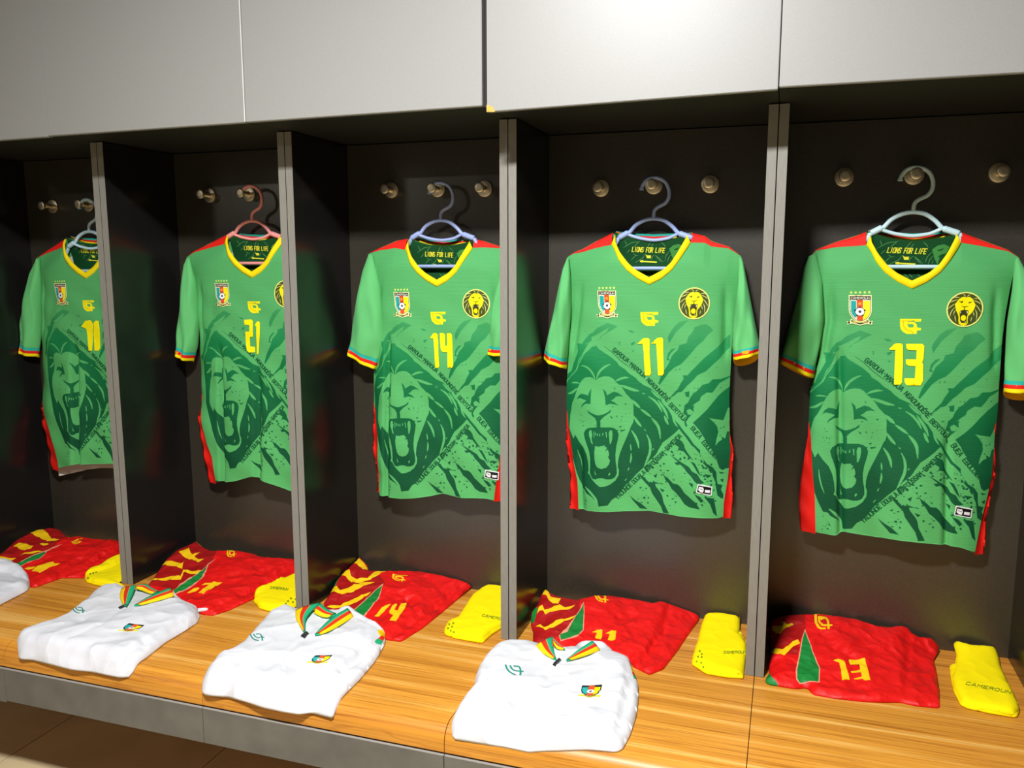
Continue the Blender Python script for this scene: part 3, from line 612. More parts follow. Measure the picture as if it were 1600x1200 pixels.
JP = jersey_print(); M['print'] = print_mat('jersey_print_cloth', JP.image('jersey_print'))
LP_ = lining_print(); M['lining'] = print_mat('neck_lining_print', LP_.image('lining_print'), .8)
M['patch'] = print_mat('rubber_crest_print', bpy.data.images['jersey_print'], .45)
def juv(u, w): return ((u-JP.u0)/(JP.u1-JP.u0), (w-JP.w0)/(JP.w1-JP.w0))
def luv(u, w): return ((u-LP_.u0)/(LP_.u1-LP_.u0), (w-LP_.w0)/(LP_.w1-LP_.w0))

# ------------------------------------------------------------------ jerseys
YM = .262           # plane of hanger and shoulder seams
def wz(pts, y=.25): return np.array([on_y(px, py, y) for px, py in pts])
VOUT = [p5(1360+x*.0875, 360+y*.0875) for x, y in ((-70, 258), (0, 360), (100, 570), (260, 760), (480, 920), (735, 1044), (1000, 925), (1230, 760), (1400, 560), (1590, 300), (1640, 215))]
VINN = [p5(1360+x*.0875, 360+y*.0875) for x, y in ((20, 60), (25, 200), (125, 400), (300, 620), (460, 752), (735, 895), (1040, 752), (1215, 610), (1365, 410), (1530, 140), (1560, 60))]
BACKN = [(on_y(1360+x*.0875, 360+y*.0875, .283)[0]-XV5, on_y(1360+x*.0875, 360+y*.0875, .283)[1]-ZV5) for x, y in ((-40, 20), (60, 62), (200, 105), (400, 155), (735, 187), (1000, 168), (1250, 128), (1450, 92), (1590, 40))]
def p14(*pts): return [(660+x/15, 505+y/15) for x, y in pts]
def p13(*pts): return [(1370+x/12, 520+y/12) for x, y in pts]
def p21(*pts): return [(370+x/13.333, 470+y/13.333) for x, y in pts]
def p11(*pts): return [(990+x/10, 480+y/10) for x, y in pts]
def p10(*pts): return [(x*.2333, 500+y*.2333) for x, y in pts]
SH = {
 1: dict(V=(136.5, 435.5), num=[p10((545, 45), (575, 5), (610, 0), (625, 20), (621, 205), (598, 205), (583, 60), (560, 48)), p10((630, 20), (645, 3), (664, 6), (672, 60), (674, 190), (662, 206), (636, 204), (632, 110))],
    top=[(57.4, 403), (71.5, 393)], L=[(57.4, 403), (59, 430), (60, 500), (60.7, 549), (62, 581.6), (61, 620), (58, 640), (60.7, 663), (67.7, 694), (72, 715), (76, 734.5)],
    GL=[(61, 620), (62, 630), (67.7, 649), (79, 673), (88.7, 701), (93, 729)], hem=[(76, 734), (93, 731), (117, 725), (135, 724), (178, 723)], back=.030,
    SL=([(57.4, 403), (47.7, 427), (35.7, 505), (32.7, 538), (32, 548)], [(60, 405), (61, 440), (60, 500), (58, 540), (56, 557)]),
    folds=[(119, 560, 122, 725, .034, .012, 1.24, .16)], hang='hang_sky', hz=1.692, hx=.341),
 2: dict(V=(395.5, 434.5), num=[p21((160, 395), (310, 385), (345, 420), (350, 745), (280, 755), (290, 950), (390, 955), (392, 1070), (260, 1075), (215, 1030), (195, 850), (185, 640), (270, 640), (270, 510), (170, 495)), p21((385, 500), (430, 430), (470, 425), (490, 460), (490, 700), (460, 1110), (425, 1110), (415, 700), (415, 540), (400, 530))],
    top=[(292.5, 401), (304, 392), (329, 379)], L=[(292.5, 401), (300, 430), (306, 500), (309, 535), (310, 577), (312, 617), (308, 645), (306.7, 659), (312.5, 698), (323, 755)],
    GL=[(312, 617), (312, 640), (313.7, 654), (323, 694), (332, 715), (337, 749)], hem=[(323, 755), (338, 751), (346, 753), (372, 750), (400, 742), (423, 752), (455, 766)], back=.004,
    SL=([(292.5, 401), (287, 414), (283, 477), (280, 537), (277.5, 552.5)], [(296, 405), (304, 440), (308, 500), (304, 542), (298.5, 564)]),
    folds=[(344, 560, 345, 745, .024, .010, 1.24, .14), (404, 570, 405, 745, .016, .012, 1.20, .14)], hang='hang_pink', hz=1.718, hx=1.0),
 3: dict(V=(684, 448), num=[p14((185, 345), (260, 235), (330, 230), (370, 270), (380, 500), (405, 1000), (380, 1045), (310, 1040), (285, 600), (265, 355), (205, 352)), p14((415, 230), (500, 230), (540, 265), (540, 530), (585, 530), (580, 235), (670, 230), (700, 270), (715, 640), (730, 990), (700, 1045), (600, 1040), (595, 680), (480, 670), (440, 630), (420, 450))],
    top=[(576, 396), (594, 387), (619, 376)], topR=[(756, 377), (781, 385), (795, 391)],
    L=[(576, 396), (580, 430), (582, 500), (581, 582), (580, 631), (580, 660), (577.5, 679), (580, 715), (586, 742), (585, 770)], GL=[(580, 631), (586, 645), (590, 679), (590, 727), (590, 759), (592.5, 773)],
    R=[(795, 391), (790, 430), (788, 500), (784, 570), (783, 640), (784, 690), (788, 740), (785, 784)], GR=[(783, 640), (783, 690), (780, 727), (773, 780)],
    hem=[(585, 770), (592, 775), (629, 777), (675, 774), (694, 770), (725, 776), (762, 778), (773, 782), (785, 784)], back=.004,
    SL=([(576, 396), (566, 425), (551, 510), (547, 542), (545.5, 552)], [(582, 400), (592, 440), (599, 490), (601, 535), (586, 576)]), SR=([(795, 391), (800, 440), (800, 520), (800, 556)], [(786, 398), (774, 450), (767, 500), (763.5, 546), (763, 554)]),
    folds=[(607, 520, 604, 660, .018, .009, 1.27, .06), (665, 600, 668, 770, .006, .03, 1.2, .12), (735, 600, 740, 770, .005, .025, 1.2, .12)], hang='hang_blue', hz=1.709, hx=1.6525),
 4: dict(V=(1014.5, 445), num=[p11((60, 575), (150, 485), (230, 480), (255, 510), (250, 700), (275, 1030), (255, 1065), (180, 1065), (160, 700), (145, 572)), p11((270, 570), (370, 480), (440, 470), (465, 500), (465, 700), (475, 1030), (450, 1065), (385, 1065), (370, 800), (355, 567))],
    top=[(886.6, 401), (897, 394), (910, 389), (931, 377)], topR=[(1102, 369), (1112, 377), (1138.6, 385), (1158, 400)],
    L=[(886.6, 401), (891, 422), (892, 487), (889, 530), (885, 580), (883, 627), (884, 655), (882, 690), (884, 715), (889, 745), (888, 796)], GL=[(884, 640), (886, 660), (891, 685), (895, 720), (902.5, 752), (904, 796)],
    R=[(1158, 400), (1155, 440), (1149, 480), (1143, 540), (1139, 620), (1140, 680), (1146, 707), (1143, 745), (1145, 785), (1142, 811)], GR=[(1139, 660), (1140, 685), (1141, 707), (1137.5, 745), (1131, 785), (1130, 807)],
    hem=[(888, 796), (904, 796), (970, 797), (1015, 796), (1035, 800), (1070, 805), (1120, 809), (1130, 808), (1142, 811)], back=.005,
    SL=([(886.6, 401), (878.75, 420.6), (863, 498), (852.5, 545), (850, 561)], [(889, 405), (891, 430), (892, 487), (887, 548), (884, 575)]), SR=([(1158, 400), (1161, 407), (1172.75, 466), (1187, 537), (1186, 553)], [(1154, 405), (1153, 440), (1147, 500), (1144, 540), (1146, 562)]),
    folds=[(905, 690, 908, 765, .010, .008, .96, .05), (970, 620, 975, 790, .004, .03, 1.15, .2), (1075, 560, 1080, 800, .004, .025, 1.2, .2)], hang='hang_blue2', hz=1.704, hx=2.281),
 5: dict(V=(1423.5, 451.5), num=[p13((230, 300), (330, 205), (360, 195), (450, 195), (490, 230), (490, 600), (470, 930), (440, 970), (320, 970), (332, 600), (345, 320), (245, 318)), p13((545, 205), (850, 205), (890, 240), (875, 480), (850, 560), (868, 600), (865, 900), (820, 985), (560, 985), (520, 930), (515, 850), (710, 850), (725, 625), (590, 615), (545, 580), (540, 495), (735, 495), (745, 325), (590, 320), (555, 290))],
    top=[(1264, 402), (1275, 390), (1307.5, 377.5), (1340, 367.5)], topR=[(1532, 374), (1575, 390), (1592, 402)],
    L=[(1264, 402), (1275, 430), (1285, 500), (1280, 560), (1266, 613), (1264, 650), (1262, 682), (1254, 730), (1248, 775), (1249.5, 823), (1252, 830)], GL=[(1264, 660), (1267, 682), (1269, 730), (1273, 775), (1274, 830)],
    R=[(1592, 402), (1582, 440), (1573, 490), (1567, 540), (1560, 652), (1556, 690), (1558, 745), (1545, 805), (1540, 869)], GR=[(1560, 660), (1556, 690), (1551, 750), (1539, 796), (1524, 859)],
    hem=[(1252, 830), (1275, 830), (1305, 835), (1320, 829), (1368, 838), (1422, 842), (1458, 847), (1500, 854), (1522, 863), (1540, 869)], back=.005,
    SL=([(1264, 400), (1256, 420), (1237, 495), (1222, 545), (1218, 565)], [(1275, 396), (1285, 440), (1288, 500), (1281, 540), (1270.5, 590)]), SR=([(1592, 402), (1604, 425), (1625, 520), (1640, 600), (1640, 612)], [(1586, 405), (1582, 450), (1575, 500), (1570, 570), (1570, 612)]),
    folds=[(1312, 560, 1314, 835, .014, .008, 1.30, .10), (1481, 650, 1478, 850, .011, .008, 1.10, .10), (1370, 640, 1372, 840, .005, .03, 1.15, .15)], hang='hang_teal', hz=1.709, hx=2.924),
}
JLAB = {1: 'green football jersey numbered 10, leftmost, half hidden behind a locker divider', 2: 'green football jersey numbered 21 hanging on the pink hanger', 3: 'green football jersey numbered 14 in the middle locker',
        4: 'green football jersey numbered 11 hanging fully in view', 5: 'green football jersey numbered 13, rightmost and largest'}

def smooth01(t): t = np.clip(t, 0, 1); return t*t*(3-2*t)
class Shirt:
    def __init__(s, k):
        d = SH[k]; s.k = k; s.xv, s.zv = on_y(*d['V'], YP)
        s.lo, s.hi = (k-1)*W+TH+.004, k*W-TH-.004
        L = wz(d['L']); mir = lambda A: np.array([[2*s.xv-x, z] for x, z in A])
        R = wz(d['R']) if 'R' in d else mir(L)
        GL = wz(d['GL']); GR = wz(d['GR']) if 'GR' in d else mir(GL)
        top = wz(d['top'], YM); topR = wz(d['topR'], YM) if 'topR' in d else mir(top)[::-1]
        s.curv = {}
        for n, A in (('L', L), ('R', R), ('GL', GL), ('GR', GR)):
            A = A[np.argsort(A[:, 1])]; s.curv[n] = A
        hem = wz(d['hem'], .245); hem = hem[np.argsort(hem[:, 0])]
        if 'R' not in d:
            hem = np.vstack([hem, [[s.xv+.02+.0*hem[-1, 0], hem[-1, 1]]]]) if hem[-1, 0] < s.xv else hem
            hem = np.vstack([hem, [[2*s.xv-hem[0, 0], hem[:, 1].mean()]]])
        s.hem = hem
        vo = np.array(VOUT)+[s.xv, s.zv]; s.vo = vo; s.vi = np.array(VINN)+[s.xv, s.zv]; s.bn = np.array(BACKN)+[s.xv, s.zv]
        top = top[top[:, 0] < vo[0, 0]-.004]; topR = topR[topR[:, 0] > vo[-1, 0]+.004]
        nkL = np.array([[vo[0, 0], vo[0, 1]+.033]]); nkR = np.array([[vo[-1, 0], vo[-1, 1]+.026]])
        s.topL = np.vstack([top, nkL]); s.topR = np.vstack([nkR, topR])
        def lower(A, neck_at_end, off):
            f = np.linspace(0, 1, len(A)) if neck_at_end else np.linspace(1, 0, len(A))
            x0, x1 = (A[0, 0], A[-1, 0]) if neck_at_end else (A[-1, 0], A[0, 0])
            f = (A[:, 0]-x0)/(x1-x0); B = A.copy(); B[:, 1] -= off*f**1.2; return B
        s.redL = lower(s.topL, True, .033); s.redR = lower(s.topR, False, .026)
        s.front_top = np.vstack([s.redL[:-1], vo, s.redR[1:]])
        s.folds = []
        for (ax, ay, bx, by, dep, w, z0, fade) in d['folds']:
            a, b = on_y(ax, ay, YP), on_y(bx, by, YP); s.folds.append((a, b, dep, w, z0, fade))
        s.rng = random.Random(k)
        s.ph = [s.rng.uniform(0, 6.3) for _ in range(6)]
    def edge(s, n, z): A = s.curv[n]; return np.interp(z, A[:, 1], A[:, 0])
    def yf(s, x, z):
        x, z = np.asarray(x, float), np.asarray(z, float); xl, xr = s.edge('L', z), s.edge('R', z)
        t = np.clip((x-xl)/np.maximum(xr-xl, .01)*2-1, -1, 1)
        zt = np.interp(x, np.r_[s.topL[:, 0], s.topR[:, 0]], np.r_[s.topL[:, 1], s.topR[:, 1]])
        ramp = smooth01((zt-z)/.10+.12)
        y = YM-.034*ramp*(1-np.abs(t)**5)
        low = smooth01((1.33-z)/.35)
        y = y + low*(.0055*np.sin(22*(x-s.xv)+s.ph[0]+1.5*(z-1.1))+.0022*np.sin(47*(x-s.xv)+s.ph[1]-2.5*z))
        y = y + .0016*np.sin(60*(x-s.xv)*.6+50*(z-s.zv)+s.ph[2])*smooth01((s.zv+.02-z)/.1)
        for a, b, dep, w, z0, fade in s.folds:
            xc = a[0]+(z-a[1])*(b[0]-a[0])/(b[1]-a[1]); y = y + dep*np.exp(-((x-xc)/w)**2)*smooth01((z0-z)/fade)
        for sgn, n in ((1, 'L'), (-1, 'R')):
            f_ = (z-1.20)/.24; xc = s.edge(n, z)+sgn*(.016+.022*np.clip(f_, 0, 1)**2); y = y + .011*np.exp(-((x-xc)/.0085)**2)*smooth01(f_/.25)*smooth01((1-f_)/.35)
            xc2 = s.edge(n, z)+sgn*(.055+.05*np.clip(f_, 0, 1)); y = y + .0035*np.exp(-((x-xc2)/.02)**2)*smooth01(f_/.4)*smooth01((1-f_)/.4)
        return np.minimum(y, YM+.018)
    def yb(s, x, z):
        xl, xr = s.edge('L', z), s.edge('R', z); t = np.clip((x-xl)/np.maximum(xr-xl, .01)*2-1, -1, 1)
        zt = np.interp(x, np.r_[s.topL[:, 0], s.topR[:, 0]], np.r_[s.topL[:, 1], s.topR[:, 1]]); ramp = smooth01((zt-z)/.10+.10)
        return YM+.024*ramp*(1-np.abs(t)**5)
    def u_of(s, x, z):
        """arc length across the cloth from the line through the V"""
        lo, hi = min(s.edge('L', z), s.xv-.02), max(s.edge('R', z), s.xv+.02); xs = np.linspace(lo-.01, hi+.01, 500); ys = s.yf(xs, np.full_like(xs, z))
        zz = s.zv-z
        core = (xs > lo+.02) & (xs < hi-.02); dy = np.diff(ys)*(core[1:])
        arc = np.r_[0, np.cumsum(np.hypot(np.diff(xs), dy))]; arc -= np.interp(s.xv, xs, arc); return np.interp(x, xs, arc), (xs, arc)
    def clampx(s, x): return np.clip(x, s.lo, s.hi)

def strip_grid(cols_x_top, f_top, f_bot, nrow):
    pass

def build_shirt(k):
    s = Shirt(k); d = SH[k]
    T = thing('football_jersey', JLAB[k], 'jersey', (s.xv, YM, s.zv-.65), 'green jerseys hanging in the lockers')
    # ---- front panel
    ft = s.front_top
    svals = []
    def s_of(x, z): return (x-s.edge('GLx', z)) if False else None
    def gl(z):
        A = s.curv['GL']; base = s.edge('L', z); g = np.interp(z, A[:, 1], A[:, 0]); top = A[-1, 1]
        return np.where(z >= top, base, np.maximum(base, g))
    def gr(z):
        A = s.curv['GR']; base = s.edge('R', z); g = np.interp(z, A[:, 1], A[:, 0]); top = A[-1, 1]
        return np.where(z >= top, base, np.minimum(base, g))
    brk = [(x-gl(z))/(gr(z)-gl(z)) for x, z in ft]
    brk[0], brk[-1] = 0., 1.
    brk = np.maximum.accumulate(np.clip(brk, 0, 1)); tz = ft[:, 1]
    S = sorted(set(np.round(np.r_[np.linspace(0, 1, 111), brk], 5))); S = np.array(S)
    ztop = np.interp(S, brk, tz)
    NR = 130; uu = np.linspace(0, 1, NR)
    Z = np.empty((NR, len(S))); X = np.empty_like(Z)
    for j, sv in enumerate(S):
        zt = ztop[j]; zb = np.interp(gl(np.array(.75))+0, [0], [0])
        xb = float(gl(np.array(s.hem[0, 1]))+(gr(np.array(s.hem[-1, 1]))-gl(np.array(s.hem[0, 1])))*sv)
        zb = np.interp(xb, s.hem[:, 0], s.hem[:, 1])
        z = zt+(zb-zt)*uu; Z[:, j] = z; X[:, j] = gl(z)+(gr(z)-gl(z))*sv
    # exact neckline columns keep their traced x near the top
    xt = np.interp(S, brk, ft[:, 0]); X += (xt-X[0])[None, :]*np.clip(1-uu*6, 0, 1)[:, None]**2
    Y = s.yf(X, Z)
    U = np.empty_like(X)
    for r in range(NR):
        for_z = Z[r].mean()
        pass
    zs = np.linspace(Z.min()-.005, Z.max()+.005, 160); tabs = [s.u_of(0., z)[1] for z in zs]
    zi = np.clip(np.searchsorted(zs, Z.ravel()), 0, len(zs)-1)
    U = np.array([np.interp(x, *tabs[i]) for x, i in zip(X.ravel(), zi)]).reshape(X.shape)
    def x_of(u, w):
        xs, arc = tabs[int(np.clip(np.searchsorted(zs, s.zv+w), 0, len(zs)-1))]; return float(np.interp(u, arc, xs))
    nc = len(S); Xc = s.clampx(X)
    verts = np.stack([Xc.ravel(), Y.ravel(), Z.ravel()], 1).tolist()
    faces = [[r*nc+c, (r+1)*nc+c, (r+1)*nc+c+1, r*nc+c+1] for r in range(NR-1) for c in range(nc-1)]
    uv = np.stack(juv(U.ravel(), (Z-s.zv).ravel()), 1)
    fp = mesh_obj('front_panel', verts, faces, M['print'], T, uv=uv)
    # hem roll
    hm = MB(); hm.tube([(s.clampx(X[-1, c]), Y[-1, c]+.0012, Z[-1, c]+.001) for c in range(0, nc, 2)], .0016, 6); hm.build('hem', M['green'], T, True)
    # ---- red side strips
    for side in (0, 1):
        zz = np.linspace((s.curv['GL'] if side == 0 else s.curv['GR'])[-1, 1], s.hem[0 if side == 0 else -1, 1]-.002, 40); v = []; n = 7
        for z in zz:
            a, b = (s.edge('L', z), gl(np.array(z))) if side == 0 else (gr(np.array(z)), s.edge('R', z))
            for q in range(n):
                f_ = q/(n-1); x = a+(b-a)*f_; out = (1-f_) if side == 0 else f_
                x_out = x; y = s.yf(s.clampx(x), z); y = y + .010*math.sin(math.pi*min(1, out))*.5 + .003*math.sin(90*z+3*f_)*out
                v.append((float(s.clampx(x_out)), float(y), z))
            # turn round to the back
            ox = s.edge('L', z) if side == 0 else s.edge('R', z); xb_ = ox+(.018 if side == 0 else -.018)
            v.append((float(s.clampx(xb_)), float(s.yb(xb_, z)), z))
        if side == 0:
            rows = [v[i*(n+1):(i+1)*(n+1)] for i in range(len(zz))]; rows = [[r[-1]]+r[:-1] for r in rows]
        else: rows = [v[i*(n+1):(i+1)*(n+1)] for i in range(len(zz))]
        vv = [p for r in rows for p in r]; m = n+1
        mesh_obj('side_panel', vv, [[r*m+c, (r+1)*m+c, (r+1)*m+c+1, r*m+c+1] for r in range(len(zz)-1) for c in range(m-1)], M['red'], T)
    # ---- back panel: green outside at shoulders and hem, white reverse
    bt = np.vstack([s.topL[:-1], [[s.bn[0, 0], s.topL[-1, 1]-.002]], s.bn[1:-1], [[s.bn[-1, 0], s.topR[0, 1]-.002]], s.topR[1:]])
    bt = bt[np.argsort(bt[:, 0])]
    sb = np.linspace(0, 1, 60); v = []; nr = 60; fm = []
    for j in range(nr):
        f_ = j/(nr-1)
        for q in sb:
            xt_ = bt[0, 0]+(bt[-1, 0]-bt[0, 0])*q; zt = np.interp(xt_, bt[:, 0], bt[:, 1]); xh = s.hem[0, 0]+(s.hem[-1, 0]-s.hem[0, 0])*q
            zb = np.interp(xh, s.hem[:, 0], s.hem[:, 1])-d['back'] + .006*math.sin(17*q+k)*(.3 if d['back'] > .01 else 1)*math.sin(math.pi*q)
            z = zt+(zb-zt)*f_; ins = .004+.016*float(smooth01((s.zv-.25-z)/.1)); a, b = s.edge('L', z)+ins, s.edge('R', z)-ins; x = a+(b-a)*q; x += (xt_-x)*max(0, 1-f_*6)**2
            v.append((float(s.clampx(x)), float(s.yb(x, z))+.004, z))
    c = len(sb); fs = []
    for r in range(nr-1):
        for q in range(c-1): fs.append([r*c+q, r*c+q+1, (r+1)*c+q+1, (r+1)*c+q]); fm.append(0 if (r < 4 or r > nr-3+(1 if d['back'] > .01 else 0)) else 1)
    mesh_obj('back_panel', v, fs, [M['green'], M['white_in']], T, fmat=fm)
    # ---- red shoulder panels
    for A, B in ((s.topL, s.redL), (s.topR, s.redR)):
        A_, B_ = densify(A, .012, False), densify(B, .012, False); n = 26
        def rs(P): f_ = (P[:, 0]-P[0, 0])/(P[-1, 0]-P[0, 0]); g = np.linspace(0, 1, n); return np.stack([np.interp(g, f_, P[:, 0]), np.interp(g, f_, P[:, 1])], 1)
        A_, B_ = rs(A_), rs(B_); v = []; m = 5
        for i in range(n):
            for q in range(m+1):
                f_ = q/m; x, z = A_[i]+(B_[i]-A_[i])*f_
                v.append((float(s.clampx(x)), float(s.yf(x, z))-.0012*math.sin(math.pi*f_)-.0004, z))
            v[-(m+1)] = (float(s.clampx(A_[i][0])), YM+.006, A_[i][1])
        m += 1
        mesh_obj('shoulder_panel', v, [[i*m+q, (i+1)*m+q, (i+1)*m+q+1, i*m+q+1] for i in range(n-1) for q in range(m-1)], M['red'], T)
    # ---- V collar band
    def along(P, n, corner):
        a, b = P[:corner+1], P[corner:]
        def rs(Q): q = np.r_[0, np.cumsum(np.linalg.norm(np.diff(Q, axis=0), axis=1))]; g = np.linspace(0, q[-1], n); return np.stack([np.interp(g, q, Q[:, 0]), np.interp(g, q, Q[:, 1])], 1)
        return np.vstack([rs(a), rs(b)[1:]])
    O, I = along(s.vo, 18, 5), along(s.vi, 18, 5); v = []; m = 6
    for o_, i_ in zip(O, I):
        yo = float(s.yf(o_[0], o_[1]-.004))
        for q, (f_, dy) in enumerate(((0, .0002), (.05, -.0028), (.5, -.0036), (.95, -.0028), (1, 0), (.97, .004))):
            x, z = o_+(i_-o_)*f_; v.append((x, yo+dy+.004*f_*smooth01((z-s.zv-.06)/.08), z))
    mesh_obj('collar', v, [[i*m+q, (i+1)*m+q, (i+1)*m+q+1, i*m+q+1] for i in range(len(O)-1) for q in range(m-1)], M['yellow'], T)
    # ---- back of the neck: striped band and printed lining
    bn = densify(s.bn, .012, False); v = []; hs = (0, .0045, .0055, .0125, .0135, .021); n = len(bn); fm = []
    for x, z in bn:
        for h in hs: v.append((x, .2835-.05*abs(x-s.xv), z+h*max(.15, 1-(abs(x-s.xv)/.115)**2)*.86))
    m = len(hs); fs = []
    for i in range(n-1):
        for q in range(m-1): fs.append([i*m+q, (i+1)*m+q, (i+1)*m+q+1, i*m+q+1]); fm.append((0, 0, 1, 1, 2)[q])
    mesh_obj('back_collar', v, fs, [M['yellow'], M['red'], M['teal']], T, fmat=fm)
    v = []; uvl = []; nr = 12
    for i, (x, z) in enumerate(bn):
        for r in range(nr):
            zz = z+(s.zv-.035-z)*r/(nr-1); v.append((x, float(s.yb(x, zz))-.0035, zz)); uvl.append(luv(x-s.xv, zz-s.zv))
    mesh_obj('neck_lining', v, [[i*nr+r, (i+1)*nr+r, (i+1)*nr+r+1, i*nr+r+1] for i in range(n-1) for r in range(nr-1)], M['lining'], T, uv=uvl)
    # ---- sleeves and striped cuffs
    SLl = wz(d['SL'][0]), wz(d['SL'][1])
    if 'SR' in d: SRr = wz(d['SR'][0]), wz(d['SR'][1])
    else: SRr = tuple(np.array([[2*s.xv-x, z] for x, z in A]) for A in SLl)
    for side, (O, I) in enumerate((SLl, SRr)):
        def rs(Q, n): q = np.r_[0, np.cumsum(np.linalg.norm(np.diff(Q, axis=0), axis=1))]; g = np.linspace(0, q[-1], n); return np.stack([np.interp(g, q, Q[:, 0]), np.interp(g, q, Q[:, 1])], 1)
        NS = 34; O, I = rs(O, NS), rs(I, NS); n = 26; rows = []
        L_ = np.linalg.norm(O[-1]-O[0]); cut = NS-1-max(3, int(round(.024/L_*(NS-1))))
        for i in range(NS):
            t = i/(NS-1); c_ = (O[i]+I[i])/2; h = (O[i]-I[i])/2; th = .007+.024*smooth01(t*2.2); row = []
            for j in range(n):
                a = 2*math.pi*j/n; ca, sa = math.cos(a), math.sin(a)
                ex = math.copysign(abs(ca)**.75, ca); p = c_+h*ex
                wav = .0045*t*math.sin(3*a+2.2*t*5+s.ph[3+side])+.0065*t*math.sin(2*math.pi*(ex*.8)+9*t+s.ph[1])*max(0, sa)
                y = .252-th*sa+wav; z = p[1]-(.012 if side == 0 else .026)*t*max(0, -sa)
                row.append((float(s.clampx(p[0])), y, z))
            rows.append(row)
        def tube_mesh(name, rws, mats, fmf, par=T):
            vv = [p for r in rws for p in r]; fs = []; fm = []
            for i in range(len(rws)-1):
                for j in range(n): fs.append([i*n+j, i*n+(j+1) % n, (i+1)*n+(j+1) % n, (i+1)*n+j]); fm.append(fmf(i))
            return mesh_obj(name, vv, fs, mats, par, fmat=fm)
        tube_mesh('sleeve', rows[:cut+1], [M['green']], lambda i: 0)
        cr = []; K = 9
        for q in range(K+1):
            f_ = q/K*(NS-1-cut)+cut; a_, fr_ = int(min(f_, NS-2)), 0; fr_ = f_-a_
            cx = np.mean([p[0] for p in rows[a_]]);
            r = [tuple((1-fr_)*A+fr_*B for A, B in zip(pa, pb)) for pa, pb in zip(rows[a_], rows[a_+1])]
            g = 1.03; mx = np.mean(np.array(r), axis=0); cr.append([tuple(mx+(np.array(p)-mx)*g) for p in r])
        lip = cr[-1]; mx = np.mean(np.array(lip), axis=0)
        cr.append([tuple(mx+(np.array(p)-mx)*.93) for p in lip]); cr.append([tuple(mx+(np.array(p)-mx)*.91+np.array((0, 0, .02))) for p in lip])
        tube_mesh('cuff', cr, [M['teal'], M['red'], M['yellow'], M['amber']], lambda i: 0 if i < 3 else (1 if i < 6 else (2 if i < 9 else 3)))
    # ---- numbers, crest, badge, maker's mark and care label lie on the front
    def patch(name, poly, m, off, uvp=None, step=.007, plane='xz'):
        P = densify(poly, step); lo, hi = P.min(0), P.max(0); G = [(x, y) for x in np.arange(lo[0], hi[0], step) for y in np.arange(lo[1], hi[1], step)]
        if G:
            G = np.array(G); G = G[inside(P, G)]; G = G[edge_dist(P, G) > step*.35] if len(G) else G
        pts = [Vector(p) for p in P]+[Vector(p) for p in G]; nE = len(P)
        vs, es, fc, *_ = delaunay_2d_cdt(pts, [(i, (i+1) % nE) for i in range(nE)], [], 0, 1e-6)
        vs = np.array([tuple(p) for p in vs]); cen = np.array([vs[list(f)].mean(0) for f in fc]); keep = inside(P, cen)
        fc = [list(f)[::1] for f, q in zip(fc, keep) if q]
        out = []; uvs = []
        for a, b in vs:
            if plane == 'uw': x, z = x_of(a, b), s.zv+b; uvs.append(juv(a, b))
            else: x, z = a, b
            out.append((float(s.clampx(x)), float(s.yf(x, z))-off, float(z)))
        nV = len(out); und = {}
        f2 = []
        for f in fc:
            p0, p1, p2 = (np.array(out[q]) for q in f[:3]); nrm = np.cross(p1-p0, p2-p0); f2.append(f if nrm[1] < 0 else f[::-1])
        return mesh_obj(name, out, f2, m, T, uv=uvs if plane == 'uw' else None)
    for pts in d['num']: patch('number', [on_y(px, py, s.yf(*on_y(px, py, YP))) for px, py in pts], M['num'], .0024)
    def q5(*pts): return [p5(1300+x/16, 440+y/16) for x, y in pts]
    patch('crest', q5((405, 325), (990, 325), (992, 740), (966, 840), (900, 930), (930, 980), (1025, 970), (992, 1025), (1003, 1076), (880, 1056), (690, 1102), (500, 1050), (368, 1080), (385, 1025), (345, 980), (440, 995), (460, 925), (490, 905), (425, 800), (403, 700)), M['patch'], .0016, plane='uw', step=.006)
    mid = p5(1470+595/16, 445+615/16); rx = (p5(1470+1062/16, 483)[0]-p5(1470+120/16, 483)[0])/2; ry = (p5(1507, 445+178/16)[1]-p5(1507, 445+1055/16)[1])/2
    patch('lion_badge', [(mid[0]+rx*1.01*math.cos(a*math.pi/20), mid[1]+ry*1.01*math.sin(a*math.pi/20)) for a in range(40)], M['patch'], .0016, plane='uw')
    patch('care_label', R6((1015, 595), (1250, 655), (1232, 795), (988, 730)), M['patch'], .0014, plane='uw')
    return s, T

# ------------------------------------------------------------------ hangers
HCOL = {1: 'sky blue plastic hanger, leftmost, partly hidden behind the divider', 2: 'pink plastic hanger holding the jersey numbered 21', 3: 'lavender blue plastic hanger holding the jersey numbered 14',
        4: 'light blue plastic hanger holding the jersey numbered 11', 5: 'pale teal plastic hanger holding the jersey numbered 13'}
def hp(*pts): return [tuple(np.array(on_y(1200+x*.25, 220+y*.25, YM))-np.array(on_y(1431, 264.5, YM))) for x, y in pts]
def curve_pts(P, n):
    P = np.array(P, float); out = []
    for i in range(len(P)-1):
        p0, p1, p2, p3 = P[max(i-1, 0)], P[i], P[i+1], P[min(i+2, len(P)-1)]
        for t in np.linspace(0, 1, n, endpoint=False): out.append(.5*((2*p1)+(-p0+p2)*t+(2*p0-5*p1+4*p2-p3)*t*t+(-p0+3*p1-3*p2+p3)*t**3))
    out.append(P[-1]); return out
